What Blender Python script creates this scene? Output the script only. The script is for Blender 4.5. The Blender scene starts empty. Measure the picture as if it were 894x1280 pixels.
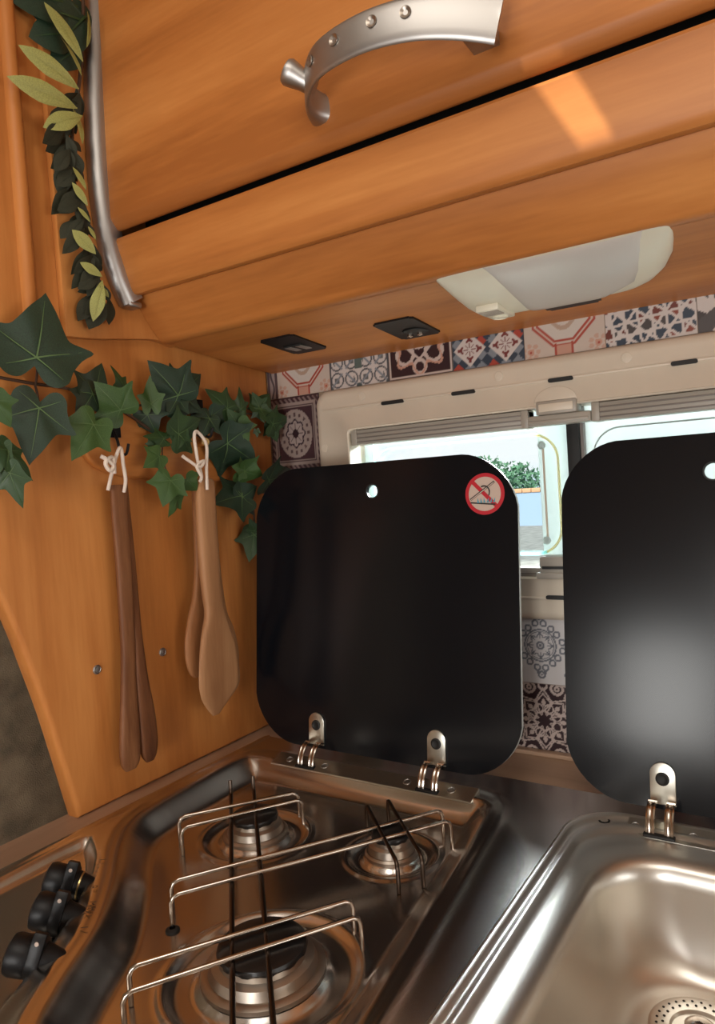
import bpy, bmesh, math, random
import numpy as np
from mathutils import Vector, Matrix
random.seed(7); rng = np.random.RandomState(7)
scene = bpy.context.scene
PI = math.pi
V = Vector

# ------------------------------------------------------------------ camera
CR = ((0.8383560653, 0.5411634728, -0.0655835610),      # camera right
      (-0.0350574274, -0.0665366708, -0.9971679138),    # camera down
      (-0.5439945629, 0.8382809596, -0.0368096224))     # camera forward
CP = V((0.7405741573, -0.9030881412, 0.365))
FPX = 900.0
cam_d = bpy.data.cameras.new('camera'); cam = bpy.data.objects.new('camera', cam_d)
scene.collection.objects.link(cam)
cam_d.sensor_fit = 'VERTICAL'; cam_d.sensor_height = 36.0; cam_d.lens = 36.0 * FPX / 1280.0
cam_d.clip_start = 0.01; cam_d.clip_end = 500
r, d, f = (V(a) for a in CR)
cam.matrix_world = Matrix(((r.x, -d.x, -f.x, CP.x), (r.y, -d.y, -f.y, CP.y), (r.z, -d.z, -f.z, CP.z), (0, 0, 0, 1)))
scene.camera = cam

# ------------------------------------------------------------------ world, daylight, exposure
w = bpy.data.worlds.new('sky'); scene.world = w; w.use_nodes = True
nt = w.node_tree; nt.nodes.clear()
wo = nt.nodes.new('ShaderNodeOutputWorld'); bg = nt.nodes.new('ShaderNodeBackground')
tc = nt.nodes.new('ShaderNodeTexCoord'); sx = nt.nodes.new('ShaderNodeSeparateXYZ')
cr = nt.nodes.new('ShaderNodeValToRGB')
cr.color_ramp.elements[0].position = 0.0; cr.color_ramp.elements[0].color = (0.66, 0.86, 0.95, 1)
cr.color_ramp.elements[1].position = 0.30; cr.color_ramp.elements[1].color = (0.42, 0.74, 0.95, 1)
ns = nt.nodes.new('ShaderNodeTexNoise'); ns.inputs['Scale'].default_value = 3.0; ns.inputs['Detail'].default_value = 5
mp = nt.nodes.new('ShaderNodeMapping'); mp.inputs['Scale'].default_value = (1, 1, 4)
cl = nt.nodes.new('ShaderNodeValToRGB')
cl.color_ramp.elements[0].position = 0.45; cl.color_ramp.elements[0].color = (0, 0, 0, 1)
cl.color_ramp.elements[1].position = 0.60; cl.color_ramp.elements[1].color = (1, 1, 1, 1)
mx = nt.nodes.new('ShaderNodeMixRGB'); mx.inputs[2].default_value = (0.97, 0.99, 1.0, 1)
L = nt.links.new
L(tc.outputs['Generated'], sx.inputs[0]); L(sx.outputs['Z'], cr.inputs[0])
L(tc.outputs['Generated'], mp.inputs[0]); L(mp.outputs[0], ns.inputs['Vector']); L(ns.outputs['Fac'], cl.inputs[0])
L(cl.outputs[0], mx.inputs[0]); L(cr.outputs[0], mx.inputs[1]); L(mx.outputs[0], bg.inputs[0]); L(bg.outputs[0], wo.inputs[0])
bg.inputs['Strength'].default_value = 1.1

def area(name, loc, target, sx_, sy_, power, col):
    l = bpy.data.lights.new(name, 'AREA'); l.shape = 'RECTANGLE'; l.size = sx_; l.size_y = sy_
    l.energy = power; l.color = col
    o = bpy.data.objects.new(name, l); scene.collection.objects.link(o)
    o.location = loc
    o.rotation_euler = (V(target) - V(loc)).to_track_quat('-Z', 'Y').to_euler()
    return o
# daylight at the openings of the van: the kitchen window, the doorway opposite, the roof hatch; plus an added front fill
area('window_daylight', (0.75, 1.25, 1.15), (0.40, -0.1, 0.30), 1.7, 0.9, 560.0, (0.95, 0.98, 1.0))
area('door_daylight', (0.27, -1.97, -0.10), (0.27, 0.0, -0.10), 0.30, 0.56, 6.5, (1.0, 0.97, 0.92))
area('front_fill_lamp', (0.76, -1.97, 0.16), (0.60, 0.0, 0.16), 0.30, 0.50, 9.5, (1.0, 0.97, 0.93))  # fill lamp added to brighten the wall between the lids
area('side_window_daylight', (2.27, -0.85, 0.05), (0.3, -0.5, 0.10), 0.9, 0.55, 9.0, (1.0, 0.95, 0.88))
area('roof_hatch_daylight', (0.62, -1.00, 1.125), (0.62, -1.00, 0.0), 0.65, 0.55, 4.6, (1.0, 0.93, 0.83))
SUN = V((0.05, 0.78, -0.56)).normalized()
sl_ = bpy.data.lights.new('sun', 'SUN'); sl_.energy = 6.0; sl_.angle = 0.009; sl_.color = (1.0, 0.95, 0.86)
so = bpy.data.objects.new('sun', sl_); scene.collection.objects.link(so); so.rotation_euler = SUN.to_track_quat('-Z', 'Y').to_euler(); so.location = (0.5, -3, 3)
scene.view_settings.view_transform = 'Standard'; scene.view_settings.look = 'None'
scene.view_settings.exposure = 0.0; scene.view_settings.gamma = 1.0
scene.view_settings.use_curve_mapping = False

# ------------------------------------------------------------------ pixels to points (photo is 894 x 1280)
def ray(p):
    a, b = p[0] - 447.0, p[1] - 640.0
    return V([CR[0][i] * a + CR[1][i] * b + CR[2][i] * FPX for i in range(3)])
def onX(p, x=0.0): q = ray(p); return CP + q * ((x - CP.x) / q.x)
def onY(p, y=0.0): q = ray(p); return CP + q * ((y - CP.y) / q.y)
def onZ(p, z=0.0): q = ray(p); return CP + q * ((z - CP.z) / q.z)

# ------------------------------------------------------------------ object helpers
col = scene.collection
BASE = {}
def tag(o, label=None, cat=None, group=None, kind=None):
    if label: o['label'] = label
    if cat: o['category'] = cat
    if group: o['group'] = group
    if kind: o['kind'] = kind
    return o
def thing(name, base, label, cat, group=None, kind=None):
    o = bpy.data.objects.new(name, None); col.objects.link(o)
    o.empty_display_size = 0.03; o.location = base; BASE[o.name] = V(base)
    return tag(o, label, cat, group, kind)
def finish(me, angle=40):
    bm = bmesh.new(); bm.from_mesh(me)
    bmesh.ops.recalc_face_normals(bm, faces=bm.faces)
    for f_ in bm.faces: f_.smooth = True
    lim = math.radians(angle)
    for e in bm.edges:
        e.smooth = not (len(e.link_faces) == 2 and e.calc_face_angle(0) > lim)
    bm.to_mesh(me); bm.free()
def obj(name, verts, faces, mat, parent=None, base=None, angle=40, mats=None, fm=None, recalc=True):
    """one mesh object; verts in world coordinates"""
    vs = [V(v) for v in verts]
    if parent is not None: b = BASE[parent.name]
    elif base is not None: b = V(base)
    else:
        xs = [v.x for v in vs]; ys = [v.y for v in vs]; zs = [v.z for v in vs]
        b = V(((min(xs) + max(xs)) / 2, (min(ys) + max(ys)) / 2, min(zs)))
    me = bpy.data.meshes.new(name)
    me.from_pydata([tuple(v - b) for v in vs], [], [tuple(q) for q in faces])
    if mats:
        for m in mats: me.materials.append(m)
        if fm: me.polygons.foreach_set('material_index', fm)
    elif mat: me.materials.append(mat)
    if recalc: finish(me, angle)
    o = bpy.data.objects.new(name, me); col.objects.link(o)
    if parent is not None: o.parent = parent
    if parent is None: o.location = b
    BASE[o.name] = b
    return o
class G:
    """collects geometry of one mesh"""
    def __init__(s): s.v = []; s.f = []
    def add(s, v, f_):
        n = len(s.v); s.v += [V(a) for a in v]; s.f += [tuple(i + n for i in q) for q in f_]; return s
    def box(s, a, b, bev=0.0):
        (x0, y0, z0), (x1, y1, z1) = a, b
        if bev <= 0:
            return s.add([(x0,y0,z0),(x1,y0,z0),(x1,y1,z0),(x0,y1,z0),(x0,y0,z1),(x1,y0,z1),(x1,y1,z1),(x0,y1,z1)],
                         [(0,3,2,1),(4,5,6,7),(0,1,5,4),(1,2,6,5),(2,3,7,6),(3,0,4,7)])
        bm = bmesh.new(); bmesh.ops.create_cube(bm, size=1)
        for v in bm.verts:
            v.co = V((x0 + (v.co.x + .5) * (x1 - x0), y0 + (v.co.y + .5) * (y1 - y0), z0 + (v.co.z + .5) * (z1 - z0)))
        bmesh.ops.bevel(bm, geom=list(bm.edges), offset=bev, segments=2, affect='EDGES', profile=0.5)
        return s.bm(bm)
    def bm(s, bm, M=None):
        bm.verts.index_update()
        v = [(M @ q.co) if M else q.co.copy() for q in bm.verts]; f_ = [[q.index for q in p.verts] for p in bm.faces]
        bm.free(); return s.add(v, f_)
    def tube(s, pts, rad, n=8, cap=True, closed=False):
        pts = [V(p) for p in pts]; m = len(pts)
        rads = rad if hasattr(rad, '__len__') else [rad] * m
        up = None; rings = []
        for i in range(m):
            a = pts[i - 1] if (i > 0 or closed) else pts[i]; b = pts[(i + 1) % m] if (i < m - 1 or closed) else pts[i]
            t = (b - a).normalized()
            if up is None:
                up = t.orthogonal().normalized()
            else:
                up = (up - t * up.dot(t)); up = up.normalized() if up.length > 1e-8 else t.orthogonal().normalized()
            sd = t.cross(up)
            rings.append([pts[i] + (up * math.cos(2 * PI * k / n) + sd * math.sin(2 * PI * k / n)) * rads[i] for k in range(n)])
        return s.loft(rings, cap, closed)
    def loft(s, rings, cap=True, closed=False, open_ring=False):
        n = len(rings[0]); v = [p for r_ in rings for p in r_]; f_ = []
        m = len(rings)
        for i in range(m if closed else m - 1):
            j = (i + 1) % m
            for k in range(n - 1 if open_ring else n):
                l = (k + 1) % n
                f_.append((i * n + k, i * n + l, j * n + l, j * n + k))
        if cap and not closed:
            f_.append(tuple(range(n - 1, -1, -1))); f_.append(tuple((m - 1) * n + k for k in range(n)))
        return s.add(v, f_)
    def lathe(s, prof, loc, axis=(0, 0, 1), n=24, cap=True):
        q = V(axis).to_track_quat('Z', 'Y'); loc = V(loc)
        return s.loft([[loc + q @ V((r_ * math.cos(2 * PI * k / n), r_ * math.sin(2 * PI * k / n), z)) for k in range(n)] for r_, z in prof], cap)
    def prism(s, poly, frame, depth, bev=0.0, seg=2):
        """poly: 2D points; frame: (origin, u, v, n) -> extruded along n by depth"""
        o_, u, v_, n_ = (V(a) for a in frame)
        bm = bmesh.new()
        a = [bm.verts.new(o_ + u * p[0] + v_ * p[1]) for p in poly]
        b = [bm.verts.new(o_ + u * p[0] + v_ * p[1] + n_ * depth) for p in poly]
        m = len(poly)
        fa = bm.faces.new(list(reversed(a))); fb = bm.faces.new(b)
        for i in range(m): bm.faces.new((a[i], a[(i + 1) % m], b[(i + 1) % m], b[i]))
        if bev > 0:
            bmesh.ops.recalc_face_normals(bm, faces=bm.faces)
            bmesh.ops.bevel(bm, geom=list(set(list(fa.edges) + list(fb.edges))), offset=bev, segments=seg, affect='EDGES', profile=0.5)
        return s.bm(bm)
    def build(s, name, mat, parent=None, **k): return obj(name, s.v, s.f, mat, parent, **k)
def rrect(x0, y0, x1, y1, r_, n=8):
    out = []
    for cx, cy, a0 in ((x1 - r_, y1 - r_, 0), (x0 + r_, y1 - r_, 90), (x0 + r_, y0 + r_, 180), (x1 - r_, y0 + r_, 270)):
        for k in range(n + 1):
            a = math.radians(a0 + 90.0 * k / n); out.append((cx + r_ * math.cos(a), cy + r_ * math.sin(a)))
    return out
def smooth_path(pts, n=6, closed=False):
    P = [np.array(p, float) for p in pts]; m = len(P); out = []
    for i in range(m if closed else m - 1):
        if closed: a, b, c_, d_ = P[i - 1], P[i], P[(i + 1) % m], P[(i + 2) % m]
        else: a, b, c_, d_ = P[max(i - 1, 0)], P[i], P[i + 1], P[min(i + 2, m - 1)]
        for k in range(n):
            t = k / n
            out.append(0.5 * ((2 * b) + (-a + c_) * t + (2 * a - 5 * b + 4 * c_ - d_) * t * t + (-a + 3 * b - 3 * c_ + d_) * t ** 3))
    if not closed: out.append(P[-1])
    return [tuple(p) for p in out]

# ------------------------------------------------------------------ materials
def newmat(name):
    m = bpy.data.materials.new(name); m.use_nodes = True
    t = m.node_tree; return m, t, t.nodes['Principled BSDF']
def plain(name, colr, rough=0.5, metal=0.0, spec=0.5, coat=0.0, var=0.0, bump=0.0, bscale=200.0, vscale=20.0):
    m, t, b = newmat(name)
    b.inputs['Base Color'].default_value = (*colr, 1); b.inputs['Roughness'].default_value = rough
    b.inputs['Metallic'].default_value = metal; b.inputs['Specular IOR Level'].default_value = spec
    b.inputs['Coat Weight'].default_value = coat
    c = t.nodes.new('ShaderNodeTexCoord')
    if var > 0:
        n = t.nodes.new('ShaderNodeTexNoise'); n.inputs['Scale'].default_value = vscale; n.inputs['Detail'].default_value = 6
        h = t.nodes.new('ShaderNodeValToRGB')
        h.color_ramp.elements[0].position = 0.3; h.color_ramp.elements[1].position = 0.7
        h.color_ramp.elements[0].color = (*[x * (1 - var) for x in colr], 1)
        h.color_ramp.elements[1].color = (*[min(1, x * (1 + var)) for x in colr], 1)
        t.links.new(c.outputs['Object'], n.inputs['Vector']); t.links.new(n.outputs['Fac'], h.inputs[0]); t.links.new(h.outputs[0], b.inputs['Base Color'])
    if bump > 0:
        n2 = t.nodes.new('ShaderNodeTexNoise'); n2.inputs['Scale'].default_value = bscale; n2.inputs['Detail'].default_value = 3
        bp = t.nodes.new('ShaderNodeBump'); bp.inputs['Strength'].default_value = bump; bp.inputs['Distance'].default_value = 0.002
        t.links.new(c.outputs['Object'], n2.inputs['Vector']); t.links.new(n2.outputs['Fac'], bp.inputs['Height']); t.links.new(bp.outputs[0], b.inputs['Normal'])
    return m
def wood(name, dark, mid, light, axis, rough=0.42, coat=0.0, scale=1.0, fine=0.45):
    """grain runs along axis ('X','Y','Z')"""
    m, t, b = newmat(name); N = t.nodes.new; K = t.links.new
    c = N('ShaderNodeTexCoord'); mpn = N('ShaderNodeMapping')
    st = {'X': (0.10, 1, 1), 'Y': (1, 0.10, 1), 'Z': (1, 1, 0.10)}[axis]
    mpn.inputs['Scale'].default_value = tuple(a * scale for a in st)
    n1 = N('ShaderNodeTexNoise'); n1.inputs['Scale'].default_value = 14; n1.inputs['Detail'].default_value = 4; n1.inputs['Distortion'].default_value = 0.6
    n2 = N('ShaderNodeTexNoise'); n2.inputs['Scale'].default_value = 190; n2.inputs['Detail'].default_value = 4
    r1 = N('ShaderNodeValToRGB'); e = r1.color_ramp.elements
    e[0].position = 0.30; e[0].color = (*dark, 1); e[1].position = 0.72; e[1].color = (*light, 1)
    q = r1.color_ramp.elements.new(0.5); q.color = (*mid, 1)
    mixn = N('ShaderNodeMath'); mixn.operation = 'MULTIPLY_ADD'; mixn.inputs[1].default_value = fine * 0.5
    sub = N('ShaderNodeMath'); sub.operation = 'SUBTRACT'; sub.inputs[1].default_value = fine * 0.25
    wv = N('ShaderNodeTexWave'); wv.wave_type = 'RINGS'; wv.inputs['Scale'].default_value = 3.0; wv.inputs['Distortion'].default_value = 9.0; wv.inputs['Detail'].default_value = 3; wv.inputs['Detail Scale'].default_value = 1.4
    wm_ = N('ShaderNodeMath'); wm_.operation = 'MULTIPLY_ADD'; wm_.inputs[1].default_value = 0.13
    wa = N('ShaderNodeMath'); wa.operation = 'SUBTRACT'; wa.inputs[1].default_value = 0.065
    K(c.outputs['Object'], mpn.inputs[0]); K(mpn.outputs[0], n1.inputs['Vector']); K(mpn.outputs[0], n2.inputs['Vector']); K(mpn.outputs[0], wv.inputs['Vector'])
    K(n2.outputs['Fac'], mixn.inputs[0]); K(n1.outputs['Fac'], mixn.inputs[2]); K(mixn.outputs[0], sub.inputs[0]); K(wv.outputs['Fac'], wm_.inputs[0]); K(sub.outputs[0], wm_.inputs[2]); K(wm_.outputs[0], wa.inputs[0]); K(wa.outputs[0], r1.inputs[0])
    K(r1.outputs[0], b.inputs['Base Color'])
    b.inputs['Roughness'].default_value = rough; b.inputs['Coat Weight'].default_value = coat; b.inputs['Coat Roughness'].default_value = 0.25
    b.inputs['Specular IOR Level'].default_value = 0.32
    bp = N('ShaderNodeBump'); bp.inputs['Strength'].default_value = 0.06; bp.inputs['Distance'].default_value = 0.001
    K(n2.outputs['Fac'], bp.inputs['Height']); K(bp.outputs[0], b.inputs['Normal'])
    return m
def steel(name, colr=(0.62, 0.59, 0.56), rough=0.23, var=0.02, scale=(300, 300, 300), bump=0.0):
    m, t, b = newmat(name); N = t.nodes.new; K = t.links.new
    b.inputs['Metallic'].default_value = 1.0; b.inputs['Base Color'].default_value = (*colr, 1)
    b.inputs['Roughness'].default_value = rough
    return m
def translucent(name, colr, mixf=0.5, rough=0.4):
    m, t, b = newmat(name); N = t.nodes.new; K = t.links.new
    b.inputs['Base Color'].default_value = (*colr, 1); b.inputs['Roughness'].default_value = rough
    tr = N('ShaderNodeBsdfTranslucent'); tr.inputs[0].default_value = (*colr, 1)
    ms = N('ShaderNodeMixShader'); ms.inputs[0].default_value = mixf
    K(b.outputs[0], ms.inputs[1]); K(tr.outputs[0], ms.inputs[2]); K(ms.outputs[0], t.nodes['Material Output'].inputs[0])
    return m
def clearpane(name, colr=(0.97, 1, 1), gl=0.05):
    m, t, b = newmat(name); N = t.nodes.new; K = t.links.new
    a = N('ShaderNodeBsdfTransparent'); a.inputs[0].default_value = (*colr, 1)
    g_ = N('ShaderNodeBsdfGlossy'); g_.inputs['Roughness'].default_value = 0.02
    ms = N('ShaderNodeMixShader'); ms.inputs[0].default_value = gl
    K(a.outputs[0], ms.inputs[1]); K(g_.outputs[0], ms.inputs[2]); K(ms.outputs[0], t.nodes['Material Output'].inputs[0])
    return m
def attr_mat(name, rough=0.35):
    m, t, b = newmat(name); a = t.nodes.new('ShaderNodeAttribute'); a.attribute_name = 'print'
    t.links.new(a.outputs['Color'], b.inputs['Base Color']); b.inputs['Roughness'].default_value = rough; return m

WD, WM, WL = (0.35, 0.118, 0.027), (0.48, 0.175, 0.042), (0.59, 0.240, 0.065)
M = dict(
    woodx=wood('alder_wood_horizontal', WD, WM, WL, 'X'),
    woodz=wood('alder_wood_vertical', WD, WM, WL, 'Z'),
    woody=wood('alder_wood_depth', WD, WM, WL, 'Y'),
    laminate=wood('pale_laminate', (0.33, 0.20, 0.13), (0.40, 0.25, 0.165), (0.46, 0.30, 0.20), 'X', rough=0.4, coat=0.1),
    laminate_y=wood('pale_laminate_depth', (0.33, 0.20, 0.13), (0.40, 0.25, 0.165), (0.46, 0.30, 0.20), 'Y', rough=0.4, coat=0.1),
    ac_dark=wood('acacia_wood', (0.085, 0.028, 0.011), (0.175, 0.066, 0.025), (0.29, 0.125, 0.052), 'Z', rough=0.55, coat=0.0, scale=2.2),
    beech=wood('beech_wood', (0.28, 0.125, 0.052), (0.37, 0.18, 0.080), (0.45, 0.235, 0.110), 'Z', rough=0.55, coat=0.0, scale=2.0),
    beech_d=wood('worn_beech_wood', (0.20, 0.078, 0.026), (0.28, 0.115, 0.042), (0.36, 0.16, 0.064), 'Z', rough=0.55, coat=0.0, scale=2.0),
    steel=steel('brushed_steel'),
    steel_sink=steel('satin_sink_steel', (0.82, 0.80, 0.75), 0.36, 0.015),
    strip=steel('hinge_strip_steel', (0.68, 0.67, 0.60), 0.30, 0.04),
    chrome=steel('bright_wire', (0.55, 0.49, 0.43), 0.20, 0.04, (200, 200, 200), 0.0),
    burnt=steel('heat_darkened_wire', (0.10, 0.075, 0.06), 0.30, 0.06, (200, 200, 200), 0.0),
    satin=steel('satin_aluminium', (0.44, 0.425, 0.41), 0.42, 0.03, (150, 150, 150), 0.0),
    burner=steel('cast_burner', (0.42, 0.37, 0.32), 0.36, 0.06, (120, 120, 120), 0.0),
    enamel=plain('black_enamel', (0.008, 0.008, 0.009), 0.32),
    glass=plain('black_lid_glass', (0.003, 0.004, 0.006), 0.19, spec=0.36),
    glass_edge=plain('ground_glass_edge', (0.55, 0.60, 0.60), 0.25),
    cream=plain('cream_plastic', (0.66, 0.57, 0.46), 0.42, var=0.03),
    cream_l=plain('lamp_plastic', (0.72, 0.68, 0.55), 0.35),
    diffuser=translucent('lamp_diffuser', (0.74, 0.70, 0.66), 0.25, 0.25),
    greyp=plain('taupe_plastic', (0.36, 0.32, 0.27), 0.4),
    greyp_d=plain('dark_taupe_plastic', (0.20, 0.17, 0.15), 0.45),
    blackp=plain('black_plastic', (0.007, 0.007, 0.008), 0.42, spec=0.3),
    rubber=plain('black_rubber', (0.006, 0.006, 0.006), 0.6),
    dark=plain('gap_shade_black', (0.01, 0.008, 0.006), 0.8),  # shade inside the cupboard gap, put into a near-black colour
    carpet=plain('brown_carpet', (0.30, 0.235, 0.155), 0.95, var=0.35, vscale=26, bump=0.8, bscale=500),
    white_t=translucent('white_acrylic', (0.50, 0.545, 0.53), 0.4, 0.35),
    edge_y=translucent('acrylic_edge_yellow', (0.95, 0.90, 0.62), 0.6, 0.2),
    edge_c=translucent('acrylic_edge_cyan', (0.55, 0.92, 0.90), 0.6, 0.2),
    pane=clearpane('acrylic_pane'),
    brass=plain('brass', (0.62, 0.48, 0.22), 0.3, 1.0),
    string=plain('cotton_string', (0.78, 0.66, 0.56), 0.9, bump=0.5, bscale=900),
    red=plain('red_print', (0.42, 0.005, 0.016), 0.5),
    pale=plain('pale_print', (0.48, 0.37, 0.31), 0.5),
    ink=plain('black_print', (0.02, 0.02, 0.02), 0.4),
    teal=plain('teal_print', (0.08, 0.28, 0.38), 0.4),
    tile=attr_mat('printed_tile'),
    wall=plain('liner_wall', (0.30, 0.22, 0.15), 0.7),
    room=plain('room_wall', (0.50, 0.36, 0.23), 0.6, var=0.1, vscale=3),
    ceil=plain('ceiling_liner', (0.62, 0.53, 0.42), 0.7),
    floor=plain('floor_vinyl', (0.28, 0.19, 0.12), 0.5, var=0.2, vscale=8),
    stem=plain('ivy_stem', (0.07, 0.035, 0.018), 0.6),
    vein=plain('leaf_vein', (0.085, 0.15, 0.05), 0.5),
    leaf_d=plain('ivy_leaf_dark', (0.014, 0.034, 0.017), 0.5, var=0.35, vscale=60),
    leaf_m=plain('ivy_leaf_mid', (0.022, 0.055, 0.014), 0.5, var=0.35, vscale=60),
    leaf_l=plain('ivy_leaf_light', (0.038, 0.085, 0.018), 0.5, var=0.35, vscale=60),
    leaf_p=plain('pale_leaf', (0.30, 0.30, 0.085), 0.55, var=0.2, vscale=50),
    leaf_k=plain('blackish_leaf', (0.022, 0.024, 0.010), 0.75, var=0.4, vscale=60),
    tree=plain('tree_foliage', (0.10, 0.22, 0.12), 0.8, var=0.5, vscale=3),
    bark=plain('bark', (0.12, 0.09, 0.06), 0.9),
    render_wall=plain('pale_blue_render', (0.30, 0.40, 0.55), 0.8),
    coping=plain('terracotta', (0.60, 0.33, 0.18), 0.8),
    ground=plain('gravel_ground', (0.30, 0.28, 0.25), 0.9, var=0.3, vscale=4),
)

# ------------------------------------------------------------------ setting: room shell
XL, XR, YF, ZF, ZC = -1.05, 2.3, -1.95, -0.90, 1.14
WX0, WX1, WZ0, WZ1 = 0.150, 0.802, 0.228, 0.452          # window opening
def struct(o): o['kind'] = 'structure'; return o
g = G()
g.box((XL, 0, ZF), (WX0, .03, ZC)); g.box((WX1, 0, ZF), (XR, .03, ZC)); g.box((WX0, 0, ZF), (WX1, .03, WZ0)); g.box((WX0, 0, WZ1), (WX1, .03, ZC))
wall_back = struct(g.build('wall_back', M['wall']))
struct(G().box((XL, YF, ZF - .03), (XR, .03, ZF)).build('floor', M['floor']))
def plate_with_hole(name, x0, x1, y0, y1, z, th, holes, mat):
    bm = bmesh.new(); rows = []
    for zz in (z, z + th):
        es = []
        for lp_ in [[(x0, y0), (x1, y0), (x1, y1), (x0, y1)]] + holes:
            vv = [bm.verts.new((a, b, zz)) for a, b in lp_]; rows.append(vv)
            es += [bm.edges.new((vv[i], vv[(i + 1) % len(vv)])) for i in range(len(vv))]
        bmesh.ops.triangle_fill(bm, use_beauty=True, edges=es)
    h = len(rows) // 2
    for a, b in zip(rows[:h], rows[h:]):
        for i in range(len(a)): bm.faces.new((a[i], a[(i + 1) % len(a)], b[(i + 1) % len(a)], b[i]))
    return G().bm(bm).build(name, mat)
# narrow roof slot added, shaped to let sun onto the wall cupboard
sun_slot = [(.495, -.920), (.537, -.920), (.566, -1.006), (.620, -1.010), (.620, -1.018), (.537, -1.018)]
struct(plate_with_hole('ceiling', XL, XR, YF, .03, ZC, .012, [sun_slot], M['ceil']))
DX0, DX1, DZ0, DZ1 = .09, .45, -.42, .22                   # window of the entrance door opposite the kitchen
EX0, EX1, EZ0, EZ1 = .58, .94, -.10, .42                  # opening added beside the door for the front fill
g = G(); g.box((XL, YF - .03, ZF), (DX0, YF, ZC)); g.box((EX1, YF - .03, ZF), (XR, YF, ZC)); g.box((DX1, YF - .03, ZF), (EX0, YF, ZC))
g.box((DX0, YF - .03, DZ1), (DX1, YF, ZC)); g.box((DX0, YF - .03, ZF), (DX1, YF, DZ0)); g.box((EX0, YF - .03, EZ1), (EX1, YF, ZC)); g.box((EX0, YF - .03, ZF), (EX1, YF, EZ0))
struct(g.build('wall_front', M['room']))
struct(G().box((XL - .03, YF, ZF), (XL, .03, ZC)).build('wall_left', M['carpet']))
g = G(); g.box((XR, YF, ZF), (XR + .03, -1.32, ZC)); g.box((XR, -.38, ZF), (XR + .03, .03, ZC)); g.box((XR, -1.32, ZF), (XR + .03, -.38, -.24)); g.box((XR, -1.32, .34), (XR + .03, -.38, ZC))
struct(g.build('wall_right', M['room']))
# carpet covered side lining just behind the partition
struct(G().box((-.30, -1.2, ZF), (-.28, 0.0, .75)).build('wall_side', M['carpet']))
# outside
struct(obj('ground', [(-60, .6, -1.55), (60, .6, -1.55), (60, 90, -1.55), (-60, 90, -1.55)], [(0, 1, 2, 3)], M['ground']))

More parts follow.
